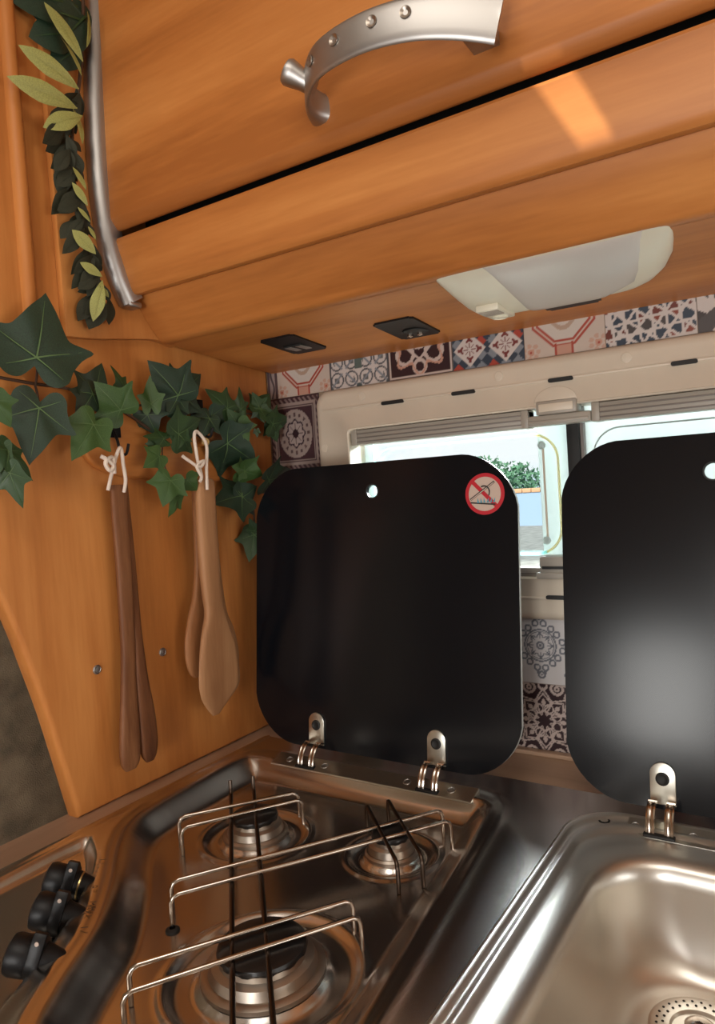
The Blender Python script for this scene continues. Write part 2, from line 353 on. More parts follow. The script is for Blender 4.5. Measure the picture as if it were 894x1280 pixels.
# ------------------------------------------------------------------ printed tiles on the back wall
def bands(x, ws): return np.abs(x) < ws
def mixc(img, mask, c_): img[mask] = c_
def pat(kind, U, Vv):
    """U,V in -1..1 -> rgb"""
    n = U.shape; img = np.zeros(n + (3,)); R_ = np.hypot(U, Vv); T = np.arctan2(Vv, U)
    dk = (0.030, 0.012, 0.016); ln = (0.52, 0.42, 0.38); wh = (0.56, 0.50, 0.47)
    bl = (0.03, 0.045, 0.07); gr = (0.20, 0.22, 0.25); rd = (0.36, 0.055, 0.035); rs = (0.50, 0.27, 0.20)
    if kind == 'star':
        img[:] = dk
        for k in range(8):
            a = k * PI / 4 + PI / 8 * 0; ca, sa = math.cos(a), math.sin(a)
            du = U * ca + Vv * sa; dv = -U * sa + Vv * ca
            for wd, r0 in ((.030, .80), (.026, .66)):                      # crossing petals, outlined
                q = np.abs(du - .50) / (r0 - .42) + np.abs(dv) / (.30 * r0)
                mixc(img, bands(q - 1, .10 if r0 > .7 else .13) & (du > .2), ln)
            mixc(img, (np.abs(du - .50) / .11 + np.abs(dv) / .07) < 1, ln)
            a2 = a + PI / 8; o_ = np.hypot(U - .36 * math.cos(a2), (Vv - .36 * math.sin(a2)))
            mixc(img, bands(o_ - .115, .018), ln); mixc(img, o_ < .095, dk)
            o_ = np.hypot(U - .97 * math.cos(a2), Vv - .97 * math.sin(a2))
            mixc(img, bands(o_ - .15, .035), ln); mixc(img, bands(o_ - .05, .025), ln)
            o_ = np.hypot(U - .97 * ca, Vv - .97 * sa); mixc(img, bands(o_ - .11, .03), ln)
        star = R_ - .20 * (1 + .26 * np.cos(8 * T)); mixc(img, star < .035, ln); mixc(img, star < .0, dk)
        q = np.hypot(np.abs(U) - 1, np.abs(Vv) - 1); mixc(img, bands(q - .18, .04), ln); mixc(img, bands(q - .32, .03) & (np.sin(10 * U) > -.3), ln)
        mixc(img, (np.abs(Vv) > .955) & (np.abs(U) > .35), ln)
    elif kind == 'damask':
        img[:] = dk
        a = np.abs(U)
        for c0, r0, w0 in (((.0, .0), .20, .05), ((.45, .35), .26, .05), ((.45, -.35), .26, .05), ((.0, .72), .18, .05), ((.0, -.72), .18, .05), ((.75, .0), .16, .05), ((.25, 0.), .18, .045)):
            mixc(img, bands(np.hypot(a - c0[0], Vv - c0[1]) - r0, w0), ln)
        mixc(img, bands(np.abs(U) * .9 + np.abs(Vv) - .52, .05), ln); mixc(img, bands(R_ - (.8 + .14 * np.cos(8 * T)), .04), rs)
        mixc(img, np.maximum(np.abs(U), np.abs(Vv)) > .93, ln); mixc(img, np.maximum(np.abs(U), np.abs(Vv)) > .975, dk)
    elif kind == 'rosette':
        img[:] = (0.60, 0.565, 0.56); c_ = (0.15, 0.155, 0.18); R_ = R_ * 1.12; U = U * 1.12; Vv = Vv * 1.12
        mixc(img, bands(R_ - .46, .025), c_); mixc(img, bands(R_ - .40, .012), c_)
        mixc(img, bands(R_ - (.24 + .10 * np.abs(np.cos(4 * T))), .022), c_); mixc(img, bands(R_ - .10, .025), c_); mixc(img, R_ < .04, c_)
        ray_ = (np.cos(8 * T) > .82) & (R_ > .2) & (R_ < .38); mixc(img, ray_, c_)
        for k in range(8):
            a = k * PI / 4; rr = .66 if k % 2 == 0 else .60
            for dd in (-.19, .19):
                px_, py_ = rr * math.cos(a + dd), rr * math.sin(a + dd)
                mixc(img, bands(np.hypot(U - px_, Vv - py_) - .085, .028), c_)
            if k % 2 == 0:
                px_, py_ = .86 * math.cos(a), .86 * math.sin(a); q = np.hypot(U - px_, Vv - py_)
                mixc(img, bands(q - .09, .03), c_); mixc(img, q < .03, c_)
                for dd in (-.14, .14):
                    mixc(img, np.hypot(U - .80 * math.cos(a + dd), Vv - .80 * math.sin(a + dd)) < .045, c_)
        q = np.hypot(np.abs(U) - 1, np.abs(Vv) - 1); mixc(img, bands(q - .22, .03), c_); mixc(img, bands(q - .36, .03) & (np.sin(14 * T) > -.2), c_)
    elif kind == 'octagon':
        img[:] = (0.52, 0.43, 0.37)
        q = np.maximum(np.maximum(np.abs(U), np.abs(Vv)), (np.abs(U) + np.abs(Vv)) / 1.36)
        mixc(img, q < .62, (0.55, 0.49, 0.44))
        mixc(img, bands(q - .66, .028), rd); mixc(img, bands(q - .76, .028), rd)
        mixc(img, (np.abs(U) < .2) & (np.abs(Vv) > .76) | (np.abs(Vv) < .2) & (np.abs(U) > .76), rs)
        mixc(img, bands(np.maximum(np.abs(U), .0) - .22, .03) & (np.abs(Vv) > .72), rd)
        for cu, cv in ((.84, .84), (-.84, .84), (.84, -.84), (-.84, -.84)):
            h = np.hypot(U - cu, Vv - cv); mixc(img, h < .09, rs); mixc(img, h < .035, rd)
            for k in range(7):
                mixc(img, np.hypot(U - cu - .19 * math.cos(k * .9), Vv - cv - .16 * math.sin(k * .9)) < .06, (0.50, 0.32, 0.25))
        mixc(img, bands(np.hypot(U, Vv * .8) - .28, .05), (0.42, 0.30, 0.23)); mixc(img, np.hypot(U - .1, Vv + .1) < .12, rs)
        mixc(img, bands(np.hypot(U + .28, Vv - .15) - .13, .04), rd)
    elif kind == 'flowers':
        img[:] = wh
        u = np.abs((U + 1) % 1.0 - .5) * 2; v_ = np.abs((Vv + 1) % 1.0 - .5) * 2
        r2 = np.hypot(1 - u, 1 - v_); mixc(img, bands(np.hypot(u - .5, v_ - .5) - .42, .05), (0.10, 0.10, 0.11))
        mixc(img, (np.hypot(u - .55, v_ - .55) < .2) & (np.sin(19 * U) * np.sin(19 * Vv) > -.2), (0.13, 0.13, 0.13))
        mixc(img, np.abs(u - v_) < .07, gr); mixc(img, r2 < .2, (0.07, 0.09, 0.09)); mixc(img, np.hypot(u, v_) < .18, wh)
        mixc(img, (np.abs(U) < .12) & (np.abs(Vv) < .5), (0.10, 0.13, 0.12))
        mixc(img, np.abs(U) > .97, (.08, .08, .09))
    elif kind == 'diamonds':
        ck = (np.floor((U + Vv) * 3) + np.floor((U - Vv) * 3)) % 2
        img[:] = gr; mixc(img, ck > .5, bl)
        sel = (np.floor((U - Vv) * 3) % 3 == 0) & (ck < .5); mixc(img, sel, rd)
        for cu in (-.5, .5):
            for cv in (-.5, .5):
                q = np.abs(U - cu) + np.abs(Vv - cv); m_ = q < .47; mixc(img, m_, wh)
                r2 = np.hypot(U - cu, Vv - cv); t2 = np.arctan2(Vv - cv, U - cu); c_ = (0.16, 0.03, 0.03)
                mixc(img, m_ & (np.cos(8 * t2) > .55) & (r2 > .05) & (r2 < .17), c_)
                mixc(img, m_ & bands(r2 - .23, .03) & (np.cos(4 * t2) > -.1), c_); mixc(img, m_ & (r2 > .26) & (r2 < .36) & (np.cos(4 * t2) > .86), c_)
    elif kind == 'mosaic':
        img[:] = wh
        pr = np.random.RandomState(3); n_ = 70
        # star-lattice shards: cells of lines in eight directions
        cell = np.zeros(n, int); gap = np.ones(n)
        for k in range(4):
            a = k * PI / 4 + .12; s_ = (U * math.cos(a) + Vv * math.sin(a)) * 3.3 + .23 * k
            cell = cell * 13 + np.floor(s_).astype(int); gap = np.minimum(gap, np.abs(s_ - np.round(s_)))
        h = (cell * 7919 + 31) % 11
        solid = gap > .10
        mixc(img, solid & (h < 5), bl); mixc(img, solid & (h >= 5) & (h < 7), (0.14, 0.03, 0.02)); mixc(img, solid & (h == 7), (0.22, 0.05, 0.03))
        mixc(img, solid & (h == 8), (0.06, 0.05, 0.05))
    elif kind == 'swirl':
        img[:] = wh
        mixc(img, np.sin(9 * R_ + 6 * T) > .15, (0.05, 0.04, 0.04)); mixc(img, (np.cos(8 * T) * R_ > .35) & (R_ > .5), (0.07, 0.06, 0.06)); mixc(img, bands(R_ - .75, .05), wh)
    elif kind == 'medallion':
        img[:] = (0.055, 0.025, 0.03); c_ = (0.30, 0.235, 0.21)
        q = np.maximum(np.abs(U), np.abs(Vv)); mixc(img, bands(q - .80, .035), c_); mixc(img, bands(q - .72, .012), c_)
        mixc(img, (q > .86) & (q < .96) & (np.sin(34 * (U + Vv)) > .2), (0.22, 0.16, 0.15))
        mixc(img, R_ < .66, c_); mixc(img, (R_ > .42) & (R_ < .58) & (np.cos(16 * T) > .35) & (np.sin(40 * R_) > -.3), (0.10, 0.06, 0.06))
        fl = R_ - .34 * (1 + .10 * np.cos(8 * T)); mixc(img, fl < .03, (0.04, 0.02, 0.03)); mixc(img, fl < -.03, (0.34, 0.27, 0.25))
        mixc(img, (np.abs(np.sin(4 * T)) < .12) & (R_ < .3) & (R_ > .12), (0.10, 0.06, 0.06)); mixc(img, R_ < .12, (0.03, 0.012, 0.016))
    elif kind == 'border':
        img[:] = (0.10, 0.07, 0.08); mixc(img, np.abs(U) < .55, (0.36, 0.30, 0.29)); mixc(img, bands(U - .3 * np.sin(7 * Vv), .2), (0.10, 0.08, 0.09))
    else:
        img[:] = (0.45, 0.36, 0.31)
        mixc(img, bands(R_ - .7, .05), rs); mixc(img, bands(R_ - .35, .05), rs)
    return img
def tile(x0, x1, z0, z1, kind, n=72, u0=-1., u1=1., v0=-1., v1=1.):
    gp = 0.0004
    xs = np.linspace(x0 + gp, x1 - gp, n + 1); zs = np.linspace(z0 + gp, z1 - gp, n + 1)
    yf = -0.0012
    vs = [(x, yf, z) for z in zs for x in xs]
    fs = [(j * (n + 1) + i, j * (n + 1) + i + 1, (j + 1) * (n + 1) + i + 1, (j + 1) * (n + 1) + i) for j in range(n) for i in range(n)]
    k = len(vs); vs += [(xs[0], 0, zs[0]), (xs[-1], 0, zs[0]), (xs[-1], 0, zs[-1]), (xs[0], 0, zs[-1])]
    a, b, c_, d_ = 0, n, (n + 1) * (n + 1) - 1, n * (n + 1)
    fs += [(a, k, k + 1, b), (b, k + 1, k + 2, c_), (c_, k + 2, k + 3, d_), (d_, k + 3, k, a)]
    o = obj('tile', vs, fs, M['tile'], wall_back, recalc=False)
    U, Vv = np.meshgrid(np.linspace(u0, u1, n + 1), np.linspace(v0, v1, n + 1))
    rgb = pat(kind, U, Vv).reshape(-1, 3)
    rgba = np.ones((len(vs), 4), np.float32); rgba[:len(rgb), :3] = rgb; rgba[len(rgb):, :3] = .3
    at = o.data.color_attributes.new('print', 'FLOAT_COLOR', 'POINT'); at.data.foreach_set('color', rgba.ravel())
    return o
row = [(.0, .02, 'border'), (.02, .122, 'octagon'), (.122, .2245, 'flowers'), (.2245, .325, 'damask'), (.325, .426, 'diamonds'),
       (.426, .527, 'octagon'), (.527, .628, 'mosaic'), (.628, .73, 'swirl'), (.73, .832, 'flowers')]
for x0, x1, k in row: tile(x0, x1, .5105, .612, k)
tile(.0, .099, .394, .5105, 'medallion')
tile(.0, .099, .292, .394, 'plainred', 40)
for i, k in enumerate(('damask', 'medallion', 'octagon')): tile(.0, .099, .292 - .1 * (i + 1), .292 - .1 * i, k, 24)
lower = ['flowers', 'octagon', 'damask', 'star', 'mosaic', 'diamonds', 'flowers', 'octagon']
upper = ['swirl', 'mosaic', 'flowers', 'rosette', 'octagon', 'damask', 'diamonds', 'swirl']
for i in range(8):
    x0 = .374 + .101 * (i - 3)
    if x0 < .09: continue
    tile(x0, x0 + .101, .0915, .1925, upper[i], 84 if i == 3 else 28)
    tile(x0, x0 + .101, -.006, .0915, lower[i], 84 if i == 3 else 28)

# ------------------------------------------------------------------ window
win = thing('window_1', (0.476, 0.0, .176), 'cream framed caravan window above the steel worktop', 'window', kind='structure')
FX0, FX1, FZ0, FZ1 = .096, .856, .1765, .5105
def ring2(x0, z0, x1, z1, r_, y, n=8): return [V((a, y, b)) for a, b in rrect(x0, z0, x1, z1, r_, n)]
g = G(); rs_ = [ring2(FX0, FZ0, FX1, FZ1, .022, 0.0), ring2(FX0 + .001, FZ0 + .001, FX1 - .001, FZ1 - .001, .022, -.006), ring2(FX0 + .005, FZ0 + .005, FX1 - .005, FZ1 - .005, .019, -.0105),
               ring2(FX0 + .012, FZ0 + .012, FX1 - .012, FZ1 - .012, .013, -.012), ring2(.152, .229, .800, .4505, .009, -.012), ring2(.1535, .2305, .7985, .449, .0085, -.0135), ring2(.1555, .2325, .7965, .447, .008, -.012), ring2(.1555, .2325, .7965, .447, .008, .034)]
g.loft(rs_, cap=False); g.build('window_frame', M['cream'], win, angle=50)
for z0, z1 in ((.4785, .4815), (.2045, .2075)):
    G().box((.112, -.0136, z0), (.840, -.011, z1), .0006).build('frame_ridge', M['cream'], win)
for a, b in ((.216, .252), (.326, .360), (.458, .489), (.600, .628), (.70, .73)):
    G().prism(rrect(a, .4765, b, .4815, .0022, 4), ((0, -.0148, 0), (1, 0, 0), (0, 0, 1), (0, 1, 0)), .003).build('vent_slot', M['rubber'], win)
for a, b in ((.440, .472), (.30, .33)):
    G().prism(rrect(a, .205, b, .210, .0022, 4), ((0, -.0148, 0), (1, 0, 0), (0, 0, 1), (0, 1, 0)), .003).build('vent_slot', M['rubber'], win)
for x, z in ((.183, .494), (.393, .494), (.552, .494), (.111, .424), (.72, .494)):
    G().lathe([(.0062, 0), (.0060, .0006), (.0050, .0008), (.0049, .0004), (.0, .0007)], (x, -.0120, z), (0, -1, 0), 20, False).build('screw_cap', M['cream'], win)
# finger recess above the blind catch
pts = [(.4655 + .027 * math.cos(a), .4525 + .019 * math.sin(a)) for a in np.linspace(0, PI, 20)]
G().prism(pts, ((0, -.0132, 0), (1, 0, 0), (0, 0, 1), (0, 1, 0)), .002, .0008).build('finger_recess', M['cream'], win)
# roller blind cassettes, ribbed, left and right
for x0, x1 in ((.157, .428), (.507, .795)):
    c_ = G().box((x0, -.006, .424), (x1, .016, .4465), .002).build('blind_cassette', M['greyp'], win)
    for z in (.4275, .4335, .4395): G().box((x0 + .004, -.0078, z), (x1 - .004, -.0055, z + .0018), .0005).build('rib', M['greyp_d'], c_)
    G().box((x0, -.0085, .4235), (x0 + .010, .014, .447), .0015).build('end_cap', M['greyp'], c_)
    G().box((x1 - .010, -.0085, .4235), (x1, .014, .447), .0015).build('end_cap', M['greyp'], c_)
g = G().box((.428, -.012, .4245), (.507, .010, .4375), .002); g.box((.441, -.0165, .4375), (.492, .008, .4545), .002)
ct = g.build('blind_catch', M['greyp'], win)
G().box((.445, -.0180, .441), (.488, -.0155, .451), .001).build('catch_plate', M['cream'], ct)
G().box((.430, -.0145, .427), (.505, -.0115, .431), .001).build('catch_lip', M['greyp'], ct)
# lower blind rail and its handle
c_ = G().box((.157, -.004, .2315), (.795, .012, .2440), .0015).build('blind_rail', M['greyp'], win)
G().box((.157, -.0055, .2355), (.795, -.0035, .2375)).build('rail_groove', M['greyp_d'], c_)
g = G().box((.434, -.016, .2375), (.52, .008, .2600), .003); h_ = g.build('blind_handle', M['greyp'], win)
G().box((.438, -.0175, .2440), (.516, -.0150, .2475)).build('handle_slot', M['rubber'], h_)
G().box((.430, -.018, .2310), (.524, -.004, .2395), .002).build('handle_lip', M['greyp'], h_)
# panes: clear left one with a bevelled acrylic edge, white right one, black bar between
g = G().box((.150, .036, .222), (.4665, .040, .460)); g.build('pane', M['pane'], win)
G().box((.4255, .030, .222), (.4665, .034, .460), .001).build('sash_stile', M['white_t'], win)
G().box((.150, .030, .222), (.170, .034, .460), .001).build('sash_stile', M['white_t'], win)
G().box((.4310, .0285, .276), (.4340, .0300, .402), .0006).build('sash_channel', M['cream'], win)
for z in (.402, .276): G().lathe([(.0055, 0), (.0055, .001), (.003, .0015), (.0028, .0009), (0, .0009)], (.4315, .0275, z), (0, -1, 0), 16, False).build('sash_stud', M['white_t'], win)
edge = rrect(.171, .2585, .4525, .4165, .034, 8)
ed = [V((a, .0265, b)) for a, b in edge]
n_ = len(ed); half = [p for p in ed if p.z > .262]; low = [p for p in ed if p.z <= .2621]
G().tube(ed[29:] + ed[:9] , .0016, 6).build('acrylic_edge', M['edge_y'], win)
G().tube(ed[8:19], .0014, 6).build('acrylic_edge', M['edge_c'], win)
G().tube(ed[18:30], .0020, 6).build('acrylic_edge', M['edge_c'], win)
G().box((.4670, .020, .222), (.4830, .045, .460), .001).build('mullion', M['rubber'], win)
G().box((.4830, .026, .222), (.4870, .045, .460)).build('mullion_seal', M['greyp_d'], win)
G().box((.4870, .036, .222), (.803, .040, .460)).build('pane', M['white_t'], win)
ed = [V((a, .0350, b)) for a, b in rrect(.496, .246, .79, .4165, .034, 8)]
G().tube(ed, .0010, 6, closed=True).build('acrylic_edge', M['white_t'], win)

# ------------------------------------------------------------------ outside: wall and trees
yo = 25.0
def po(p): return onY(p, yo)
wl = thing('garden_wall', (po((655, 630)).x, yo, -1.55), 'pale blue garden wall with terracotta coping behind the clear window pane', 'wall')
c0 = po((655, 616)); 
G().box((c0.x - 9, yo, -1.55), (c0.x + 12, yo + .25, c0.z)).build('wall_face', M['render_wall'], wl)
for k in range(30):
    x = c0.x - 6 + .35 * k
    G().box((x, yo - .05, c0.z), (x + .34, yo + .30, c0.z + .16), .03).build('coping_stone', M['coping'], wl)
def tree(px_, py_, yy, rad, hgt, lab, sd):
    q = onY((px_, py_), yy); t = thing('tree', (q.x, yy, -1.55), lab, 'tree', 'trees outside the window')
    rr = random.Random(sd)
    G().tube([(q.x, yy, -1.55), (q.x + .1, yy, q.z - hgt * .6)], [.14, .08], 8).build('trunk', M['bark'], t)
    vs, fs = [], []
    for k in range(1100):
        while True:
            a = V((rr.uniform(-1, 1), rr.uniform(-1, 1), rr.uniform(-1, 1)))
            if .35 < a.length < 1: break
        p = V((q.x + a.x * rad, yy + a.y * rad, q.z - hgt * .5 + a.z * hgt * .5)) + V((rr.gauss(0, .05), 0, rr.gauss(0, .08)))
        u = V((rr.gauss(0, 1), rr.gauss(0, 1), rr.gauss(0, 1))).normalized(); v_ = u.orthogonal().normalized(); s_ = rr.uniform(.07, .15)
        n = len(vs); vs += [p - u * s_, p + v_ * s_ * .5, p + u * s_, p - v_ * s_ * .5]; fs.append((n, n + 1, n + 2, n + 3))
    fo = obj('foliage', vs, fs, M['tree'], t, recalc=False); fo['kind'] = 'stuff'
tree(648, 576, 27, 1.0, 2.6, 'leafy green tree rising above the garden wall coping', 1)
tree(600, 570, 29, 1.6, 2.4, 'wide leafy tree further along behind the garden wall', 2)

# ------------------------------------------------------------------ partition panel (left)
par = thing('partition_panel', (-.008, -.25, 0.0), 'tall orange wood partition with curved front edge beside the hob', 'panel')
curve = [(-.3985, -.0013), (-.413, .064), (-.428, .129), (-.443, .183), (-.457, .231), (-.472, .272), (-.492, .315), (-.52, .36), (-.56, .41), (-.62, .46), (-.70, .50)]
poly = [(0.0, -.0013)] + [(0.0, 1.13), (-.70, 1.13)] + list(reversed(smooth_path(curve, 4)))
g = G(); g.prism(poly, ((-.026, 0, 0), (0, 1, 0), (0, 0, 1), (1, 0, 0)), .026, .0060, 3)
g.build('board', M['woodz'], par)
# bead moulding on the upper part of the partition
g = G(); bx_ = [(.0, -.4185), (.0045, -.4175), (.0085, -.413), (.0095, -.4075), (.0075, -.4035), (.003, -.4015), (0, -.401)]
g.loft([[V((a, b, z)) for a, b in bx_] for z in (.55, .6, .7, .8, .9, 1.0, 1.13)]); g.build('bead_moulding', M['woodz'], par)
# cheek board where the wall cupboard meets the partition
cy = smooth_path([(-.205, .568), (-.236, .5735), (-.28, .5690), (-.33, .5625), (-.372, .5600)], 5)
poly = [(-.205, 1.13)] + [(a, b) for a, b in cy] + [(-.374, 1.13)]
G().prism(poly, ((0, 0, 0), (0, 1, 0), (0, 0, 1), (1, 0, 0)), .010, .0015, 2).build('cheek_board', M['woodz'], par)
for p in ((121, 837), (203, 815)):
    c_ = onX(p, 0.0)
    s_ = G().lathe([(.0058, 0), (.0056, .0012), (.0046, .0016), (.0040, .0008), (.0, .0006)], c_, (1, 0, 0), 18, False).build('screw_cup', M['satin'], par)
    G().lathe([(.0032, 0.0004), (.0030, .0018), (.0, .0021)], c_, (1, 0, 0), 14, False).build('screw_head', M['satin'], s_)

# ------------------------------------------------------------------ wall cupboard
cab = thing('wall_cupboard', (.62, -.15, .551), 'orange alder wood wall cupboard above the window', 'cupboard')
X0, X1 = .012, 1.45
def ext(prof, name, mat, x0=X0, x1=X1, parent=cab, angle=40):
    g = G(); g.loft([[V((x0, a, b)) for a, b in prof], [V((x1, a, b)) for a, b in prof]]); return g.build(name, mat, parent, angle=angle)
def us(y): return .551 - .087 * y
# carcass with underside
ext([(-.2175, us(-.2175)), (-.0005, us(0)), (-.0005, us(0) + .014), (-.20, us(-.2) + .012)], 'underside', M['woodx'], .0105)
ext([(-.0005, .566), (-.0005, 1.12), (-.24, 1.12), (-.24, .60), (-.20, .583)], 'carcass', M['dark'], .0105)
fas = smooth_path([(-.269, .626), (-.259, .608), (-.246, .590), (-.2335, .5765)], 4)
ext(fas + [(-.2315, .5735), (-.2270, .5710), (-.2175, .5700), (-.2120, .5720), (-.2120, .5850), (-.246, .626)], 'fascia', M['woodx'], .0105)
ext([(-.255, .678), (-.270, .6835), (-.300, .6850), (-.3045, .6838), (-.3062, .6805), (-.3025, .6680), (-.2945, .6440), (-.2895, .6290), (-.2870, .6235), (-.2835, .6205), (-.2795, .6200), (-.272, .6215), (-.255, .630)], 'rail', M['woodx'], .022, angle=25)
door_prof = [(-.2935, .6965), (-.2985, .6940), (-.3025, .6945), (-.3065, .6985), (-.3110, .7040), (-.3122, .7075)] + [(-.3122 + .016 * ((z - .706) / .40) ** 1.6, z) for z in (.75, .80, .86, .92, .98, 1.04, 1.10)] + [(-.280, 1.10)]
dr = ext(door_prof, 'door', M['woodx'], .026, angle=50)
# aluminium edge profile that follows the end of the cupboard
pz = np.array([1.10, .98, .90, .82, .76, .71, .67, .638, .620, .609]); pyy = np.array([-.286, -.2985, -.3085, -.3150, -.3165, -.3150, -.3085, -.2985, -.2905, -.2840])
pc = np.polyfit(pz - .8, pyy, 5); path = [(float(np.polyval(pc, z - .8)), float(z)) for z in np.linspace(1.10, .611, 40)]
g = G(); rings = []
for i, (a, b) in enumerate(path):
    a0, b0 = path[max(i - 1, 0)]; a1, b1 = path[min(i + 1, len(path) - 1)]
    t = V((0, a1 - a0, b1 - b0)).normalized(); n_ = V((0, t.z, -t.y)); n_ = n_ if n_.y < 0 else -n_
    c_ = V((.0180, a, b)); hw = .0120
    sec = [(-hw, -.016), (-hw, .003), (-hw * .7, .0085), (-hw * .2, .0110), (hw * .35, .0100), (hw * .85, .0040), (hw, -.001), (hw, -.016)]
    rings.append([c_ + V((u, 0, 0)) + n_ * v_ for u, v_ in sec])
g.loft(rings); 
e_ = path[-1]; g.box((.009, e_[0] - .006, e_[1] - .006), (.029, e_[0] + .014, e_[1] + .002), .003)
g.build('edge_profile', M['satin'], cab, angle=50)
# bow handle
hd = smooth_path([(.344, -.3080, .7300), (.3445, -.3260, .7330), (.3550, -.3450, .7390), (.3800, -.3600, .7440), (.4250, -.3670, .7440), (.4700, -.3640, .7400), (.5080, -.3540, .7330), (.5400, -.3420, .7240)], 6)
g = G(); rings = []; m_ = len(hd)
for i, p in enumerate(hd):
    a = V(hd[max(i - 1, 0)]); b = V(hd[min(i + 1, m_ - 1)]); t = (b - a).normalized()
    up = V((0, 0, 1)); up = (up - t * up.dot(t)).normalized(); n_ = t.cross(up); 
    s_ = i / (m_ - 1); hw = .0150 + .0055 * s_ ** 2; th = .0032 + .0110 * max(0., 1 - s_ / .24) ** 1.4
    rings.append([V(p) + up * (hw * math.copysign(abs(math.sin(q)) ** .7, math.sin(q))) + n_ * (th * math.copysign(abs(math.cos(q)) ** .8, math.cos(q))) for q in np.linspace(0, 2 * PI, 16, endpoint=False)])
g.loft(rings)
hn = g.build('handle', M['satin'], dr, angle=60)
g = G(); g.loft([[V((x, y, z + dz)) for x, y, z in ((.505, -.312, .722), (.528, -.312, .722), (.534, -.345, .722), (.506, -.353, .722))] for dz in (0, .012)])
g.build('handle_foot', M['satin'], dr)
G().lathe([(.0, -.016), (.0085, -.016), (.0090, -.004), (.0112, .006), (.0120, .0115), (.0108, .0142), (.0060, .0154), (0, .0156)], (.3450, -.3440, .7460), (-.70, -.45, .55), 24, False).build('handle_peg', M['satin'], dr)
for s_ in (.28, .40, .51, .62, .73):
    i = int(s_ * (m_ - 1)); p = V(hd[i]); a = V(hd[i - 1]); b = V(hd[i + 1]); t = (b - a).normalized(); n_ = t.cross(V((0, 0, 1))).normalized()
    if n_.y > 0: n_ = -n_
    G().lathe([(.0050, -.0006), (.0048, .0004), (.0038, .0001), (.0020, -.0012), (0, -.0016)], p + n_ * .0042 + V((0, 0, .004)), n_, 14, False).build('handle_dimple', M['burner'], dr)

# sockets let into the underside
sl = math.atan(-.087)
def underplate(name, cx, cy, sx_, sy_, lab):
    t = thing(name, (cx, cy, us(cy)), lab, 'socket', 'socket plates under the wall cupboard')
    g = G(); z = lambda y: us(y)
    bm = bmesh.new(); bmesh.ops.create_cube(bm, size=1)
    for v in bm.verts: v.co = V((v.co.x * sx_, v.co.y * sy_, v.co.z * .003))
    bmesh.ops.bevel(bm, geom=[e for e in bm.edges if abs(e.verts[0].co.z - e.verts[1].co.z) > .001], offset=.004, segments=3, affect='EDGES')
    g.bm(bm, Matrix.Translation((cx, cy, us(cy) - .0010)) @ Matrix.Rotation(sl, 4, 'X'))
    g.build('plate', M['blackp'], t); return t
s1 = underplate('usb_socket', .148, -.120, .056, .080, 'black plate with two charging slots let into the cupboard underside')
for dx in (-.009, .009):
    G().box((.146 + dx - .0055, -.120, us(-.11) - .0040), (.146 + dx + .0055, -.094, us(-.11) - .001), .001).build('usb_port', M['satin'], s1)
G().box((.132, -.124, us(-.11) - .0032), (.162, -.090, us(-.11) - .0010), .001).build('port_surround', M['rubber'], s1)
s2 = underplate('aerial_socket', .308, -.094, .056, .080, 'black plate with two round metal connectors beside the cupboard lamp')
G().lathe([(.017, 0), (.017, -.001), (.013, -.002), (0, -.002)], (.312, -.080, us(-.08) - .002), (0, 0, 1), 24, False).build('socket_ring', M['rubber'], s2)
for dx in (-.008, .007):
    G().lathe([(.0042, 0), (.0042, -.0035), (.0026, -.0040), (.0024, -.002), (0, -.002)], (.309 + dx, -.074 - dx * .1, us(-.08) - .003), (0, 0, 1), 14, False).build('connector', M['chrome'], s2)
underplate('blank_socket', .508, -.097, .062, .078, 'black plate half hidden behind the cupboard lamp')

# lamp under the cupboard
lp = thing('cupboard_lamp', (.525, -.175, .545), 'cream plastic strip lamp with milky cover fixed under the wall cupboard', 'lamp')
def bulge(name, mat, yy, xl, xr, dep, off):
    """lamp shell: rows across the depth of the cupboard, hanging below its underside"""
    nxx = 28; rows = []
    for k, y in enumerate(yy):
        t = np.linspace(0, 1, nxx + 1); xx = xl[k] + (xr[k] - xl[k]) * (.5 - .5 * np.cos(PI * t))
        e = (1 - np.abs(2 * (xx - xl[k]) / (xr[k] - xl[k]) - 1) ** 9)
        rows.append([V((xx[q], y, us(y) + .002 - (dep[k] + off) * e[q] ** .5)) for q in range(nxx + 1)])
    g = G(); g.loft(rows, cap=False, open_ring=True); return g.build(name, mat, lp, angle=60)
ly_ = np.array([-.226, -.222, -.21, -.19, -.165, -.14, -.12, -.105, -.096, -.090, -.087])
ld = np.array([.0015, .0035, .007, .0115, .0150, .0165, .0160, .0135, .0100, .0055, .0008])
lxl = np.array([.410, .410, .410, .409, .408, .407, .408, .410, .414, .420, .432])
lxr = np.array([.640, .640, .639, .636, .631, .622, .610, .597, .585, .572, .555])
bulge('housing', M['cream_l'], ly_, lxl, lxr, ld, 0.0)
bulge('diffuser', M['diffuser'], ly_, np.full(11, .4640), lxr - .022 - .010 * (ly_ > -.13), ld, .0022)
sw = G().box((.428, -.158, .5445), (.454, -.106, .552), .0015).build('switch', M['cream_l'], lp)
for k in range(6): G().box((.430, -.155 + k * .0036, .5435), (.452, -.1532 + k * .0036, .5455)).build('switch_rib', M['greyp'], sw)
G().lathe([(.0085, 0), (.0085, -.0015), (.0070, -.002), (.0065, -.0010), (0, -.0010)], (.4410, -.119, .5445), (0, 0, 1), 20, False).build('switch_button', M['cream_l'], sw)

